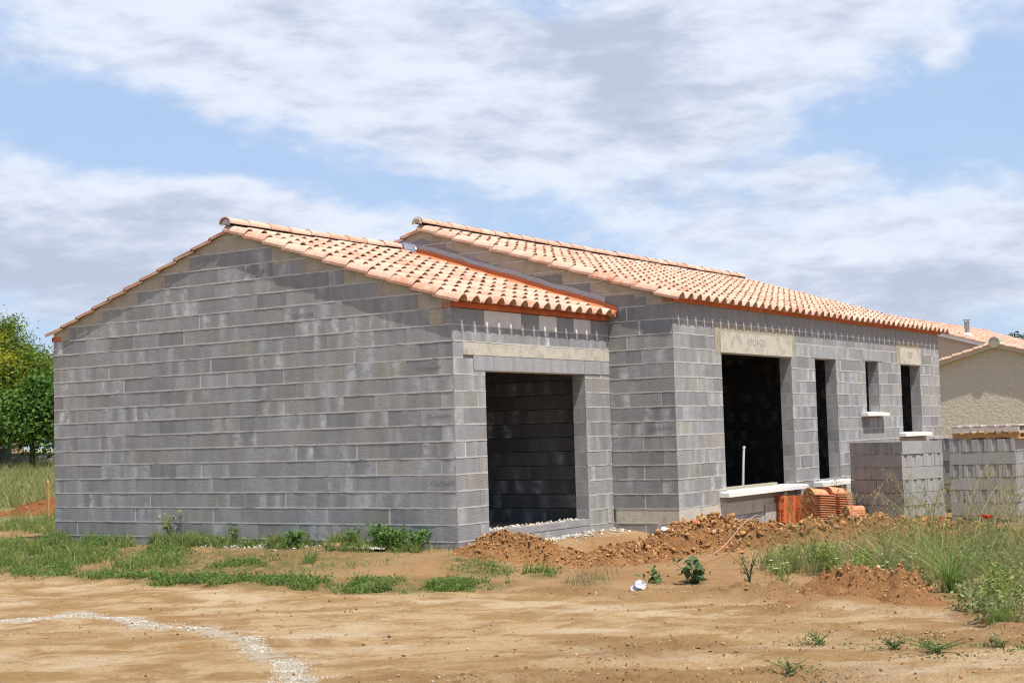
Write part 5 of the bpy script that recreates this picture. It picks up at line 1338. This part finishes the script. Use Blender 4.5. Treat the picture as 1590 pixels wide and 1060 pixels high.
# ------------------------------------------------------------------ sky, sun, camera
wd = bpy.data.worlds.new('World'); scn.world = wd; wd.use_nodes = True; nt = wd.node_tree; nt.nodes.clear()
class WN(NT):
    def __init__(s, t): s.t = t
N = WN(nt)
el = math.asin(SUN.z); azs = math.atan2(SUN.x, SUN.y)
sky = N.n('ShaderNodeTexSky', sky_type='NISHITA'); sky.sun_disc = False; sky.sun_elevation = el; sky.sun_rotation = azs; sky.air_density = 1.0; sky.dust_density = 1.2; sky.ozone_density = 1.0
tc = N.n('ShaderNodeTexCoord').outputs['Generated']; mp = N.n('ShaderNodeMapping', vector_type='POINT'); mp.inputs['Rotation'].default_value = (0, 0, -math.radians(33.488))
N.link(tc, mp.inputs[0]); sp_ = N.n('ShaderNodeSeparateXYZ'); N.link(mp.outputs[0], sp_.inputs[0])
AZ = N.math('ARCTAN2', sp_.outputs[1], sp_.outputs[0]); EL = N.math('ARCSINE', sp_.outputs[2])     # azimuth (left +) and elevation in radians
cv = N.n('ShaderNodeCombineXYZ'); N.link(N.math('MULTIPLY', AZ, 1.0), cv.inputs[0]); N.link(N.math('MULTIPLY', EL, 2.1), cv.inputs[1])
VEC = cv.outputs[0]
def px2(xp, yp): return (795 - xp) / 2315.0, (675 - .0125 * (xp - 795) * 2.3 - yp) / 2315.0
def gsum(lst):
    tot = None
    wa = N.math('MULTIPLY', N.math('SUBTRACT', N.noise(7, 3, .6, VEC), .5), .085); wb = N.math('MULTIPLY', N.math('SUBTRACT', N.noise(9, 3, .6, N.scalevec(VEC, (1.3, 1.3, 1))), .5), .045)
    for (xp, yp, rx, ry, wgt, rot) in lst:
        a0, e0 = px2(xp, yp); da = N.math('SUBTRACT', N.math('ADD', AZ, wa), a0); de = N.math('SUBTRACT', N.math('ADD', EL, wb), e0)
        c, s = math.cos(rot), math.sin(rot); sx, sy = rx / 2315., ry / 2315.
        u = N.math('ADD', N.math('MULTIPLY', da, c / sx), N.math('MULTIPLY', de, s / sx)); v = N.math('ADD', N.math('MULTIPLY', da, -s / sy), N.math('MULTIPLY', de, c / sy))
        g = N.math('MULTIPLY', N.math('POWER', 2.71828, N.math('MULTIPLY', N.math('ADD', N.math('MULTIPLY', u, u), N.math('MULTIPLY', v, v)), -1.0)), wgt)
        tot = g if tot is None else N.math('ADD', tot, g)
    return tot
D1 = [(430, 60, 520, 120, .95, .12), (760, 150, 420, 95, .80, .12), (1020, 150, 300, 110, .75, -.2), (1180, 60, 260, 70, .55, 0), (1500, 20, 260, 50, .35, 0), (860, 235, 240, 45, .45, 0),
      (230, 330, 330, 70, .80, .08), (120, 430, 300, 80, .85, 0), (330, 380, 260, 60, .55, .2), (560, 350, 170, 40, .40, .15),
      (1465, 108, 45, 26, .75, 0), (1275, 283, 130, 24, .55, 0), (1420, 370, 290, 75, .85, 0), (1330, 450, 320, 70, .7, 0), (1560, 455, 80, 30, .5, 0), (1010, 345, 120, 40, .30, 0), (800, 290, 170, 22, .2, 0),
      (60, 130, 160, 60, -.30, .4), (300, 235, 260, 42, -.55, .22), (640, 300, 210, 40, -.35, .1), (1250, 210, 160, 60, -.35, 0), (1480, 230, 180, 70, -.45, 0)]
D2 = [(960, 120, 190, 70, .85, .5), (700, 215, 220, 35, .35, 0), (90, 400, 280, 55, .75, .05), (130, 470, 240, 40, .55, 0), (1430, 455, 260, 40, .80, 0), (300, 335, 120, 25, .35, 0), (1150, 300, 170, 25, .3, 0), (520, 60, 200, 40, .25, 0), (1080, 60, 120, 40, .35, 0)]
dens = gsum(D1); shade = gsum(D2)
n1 = N.noise(9, 9, .63, VEC, .1); n2 = N.noise(30, 7, .64, VEC, .0); n3 = N.noise(5, 6, .6, N.scalevec(VEC, (1.0, 1.7, 1.0)), .4)
far = N.math('MAXIMUM', N.ramp(N.math('ABSOLUTE', AZ), .45, .8), N.ramp(EL, .36, .6))     # beyond the view: broken cloud, and sky dimmed to cut fill light on the walls
dens = N.math('ADD', dens, N.math('MULTIPLY', far, N.ramp(n3, .50, .68)))
cov = N.math('ADD', dens, N.math('ADD', N.math('MULTIPLY', N.math('SUBTRACT', n1, .5), 1.5), N.math('MULTIPLY', N.math('SUBTRACT', n2, .5), 1.0)))
cov = N.ramp(cov, -.06, .72)
dark = N.math('ADD', N.math('MULTIPLY', shade, .85), N.math('MULTIPLY', N.math('SUBTRACT', N.noise(16, 8, .62, N.scalevec(VEC, (1, 1.5, 1)), .1), .46), 2.2))
dark = N.ramp(dark, -.12, .85)
K = 10.0
cl = N.mix(dark, (.655 * K, .695 * K, .78 * K, 1), (.41 * K, .45 * K, .56 * K, 1))
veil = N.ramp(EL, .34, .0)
skyc = N.mix(1.0, sky.outputs[0], (1.0, 1.04, 1.12, 1), 'MULTIPLY')
skyc = N.mix(N.math('MULTIPLY', N.math('SUBTRACT', 1.0, N.math('MULTIPLY', far, .75)), .62), skyc, (.39 * K, .525 * K, .765 * K, 1))  # pale blue lift held back outside the view to weaken ambient light
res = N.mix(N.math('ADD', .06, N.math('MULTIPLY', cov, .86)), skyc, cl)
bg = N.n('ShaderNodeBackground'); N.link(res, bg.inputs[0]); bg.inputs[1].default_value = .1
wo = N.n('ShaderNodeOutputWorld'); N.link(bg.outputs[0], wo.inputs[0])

su = bpy.data.lights.new('sun', 'SUN'); su.energy = 5.0; su.angle = math.radians(.53); su.color = (1.0, .94, .845)
so = bpy.data.objects.new('sun', su); COL.objects.link(so); so.rotation_euler = (-SUN).to_track_quat('-Z', 'Y').to_euler(); so.location = (-10, -20, 40)

cam = bpy.data.cameras.new('camera'); co = bpy.data.objects.new('camera', cam); COL.objects.link(co); scn.camera = co
yaw, pit, rol = 0.5844847363776075, 0.06246870480888609, -0.029196063806609558
f = Vector((math.cos(yaw) * math.cos(pit), math.sin(yaw) * math.cos(pit), math.sin(pit))); r0 = Vector((math.sin(yaw), -math.cos(yaw), 0)); u0 = r0.cross(f)
c, s = math.cos(rol), math.sin(rol); r = c * r0 + s * u0; u = -s * r0 + c * u0
M = Matrix((r, u, -f)).transposed().to_4x4(); M.translation = (-14.465369463604219, -10.425225991330242, 1.2523908839208735); co.matrix_world = M
cam.sensor_width = 36; cam.lens = 2315.267 / 1590 * 36; cam.clip_start = .1; cam.clip_end = 3000

vs = scn.view_settings; vs.view_transform = 'Standard'; vs.look = 'None'; vs.exposure = .38; vs.gamma = 1
scn.display_settings.display_device = 'sRGB'
scn.cycles.max_bounces = 6; scn.cycles.diffuse_bounces = 2; scn.cycles.use_denoising = True; scn.cycles.denoising_prefilter = 'ACCURATE'; scn.cycles.sample_clamp_indirect = 2.0; scn.cycles.filter_width = 1.15
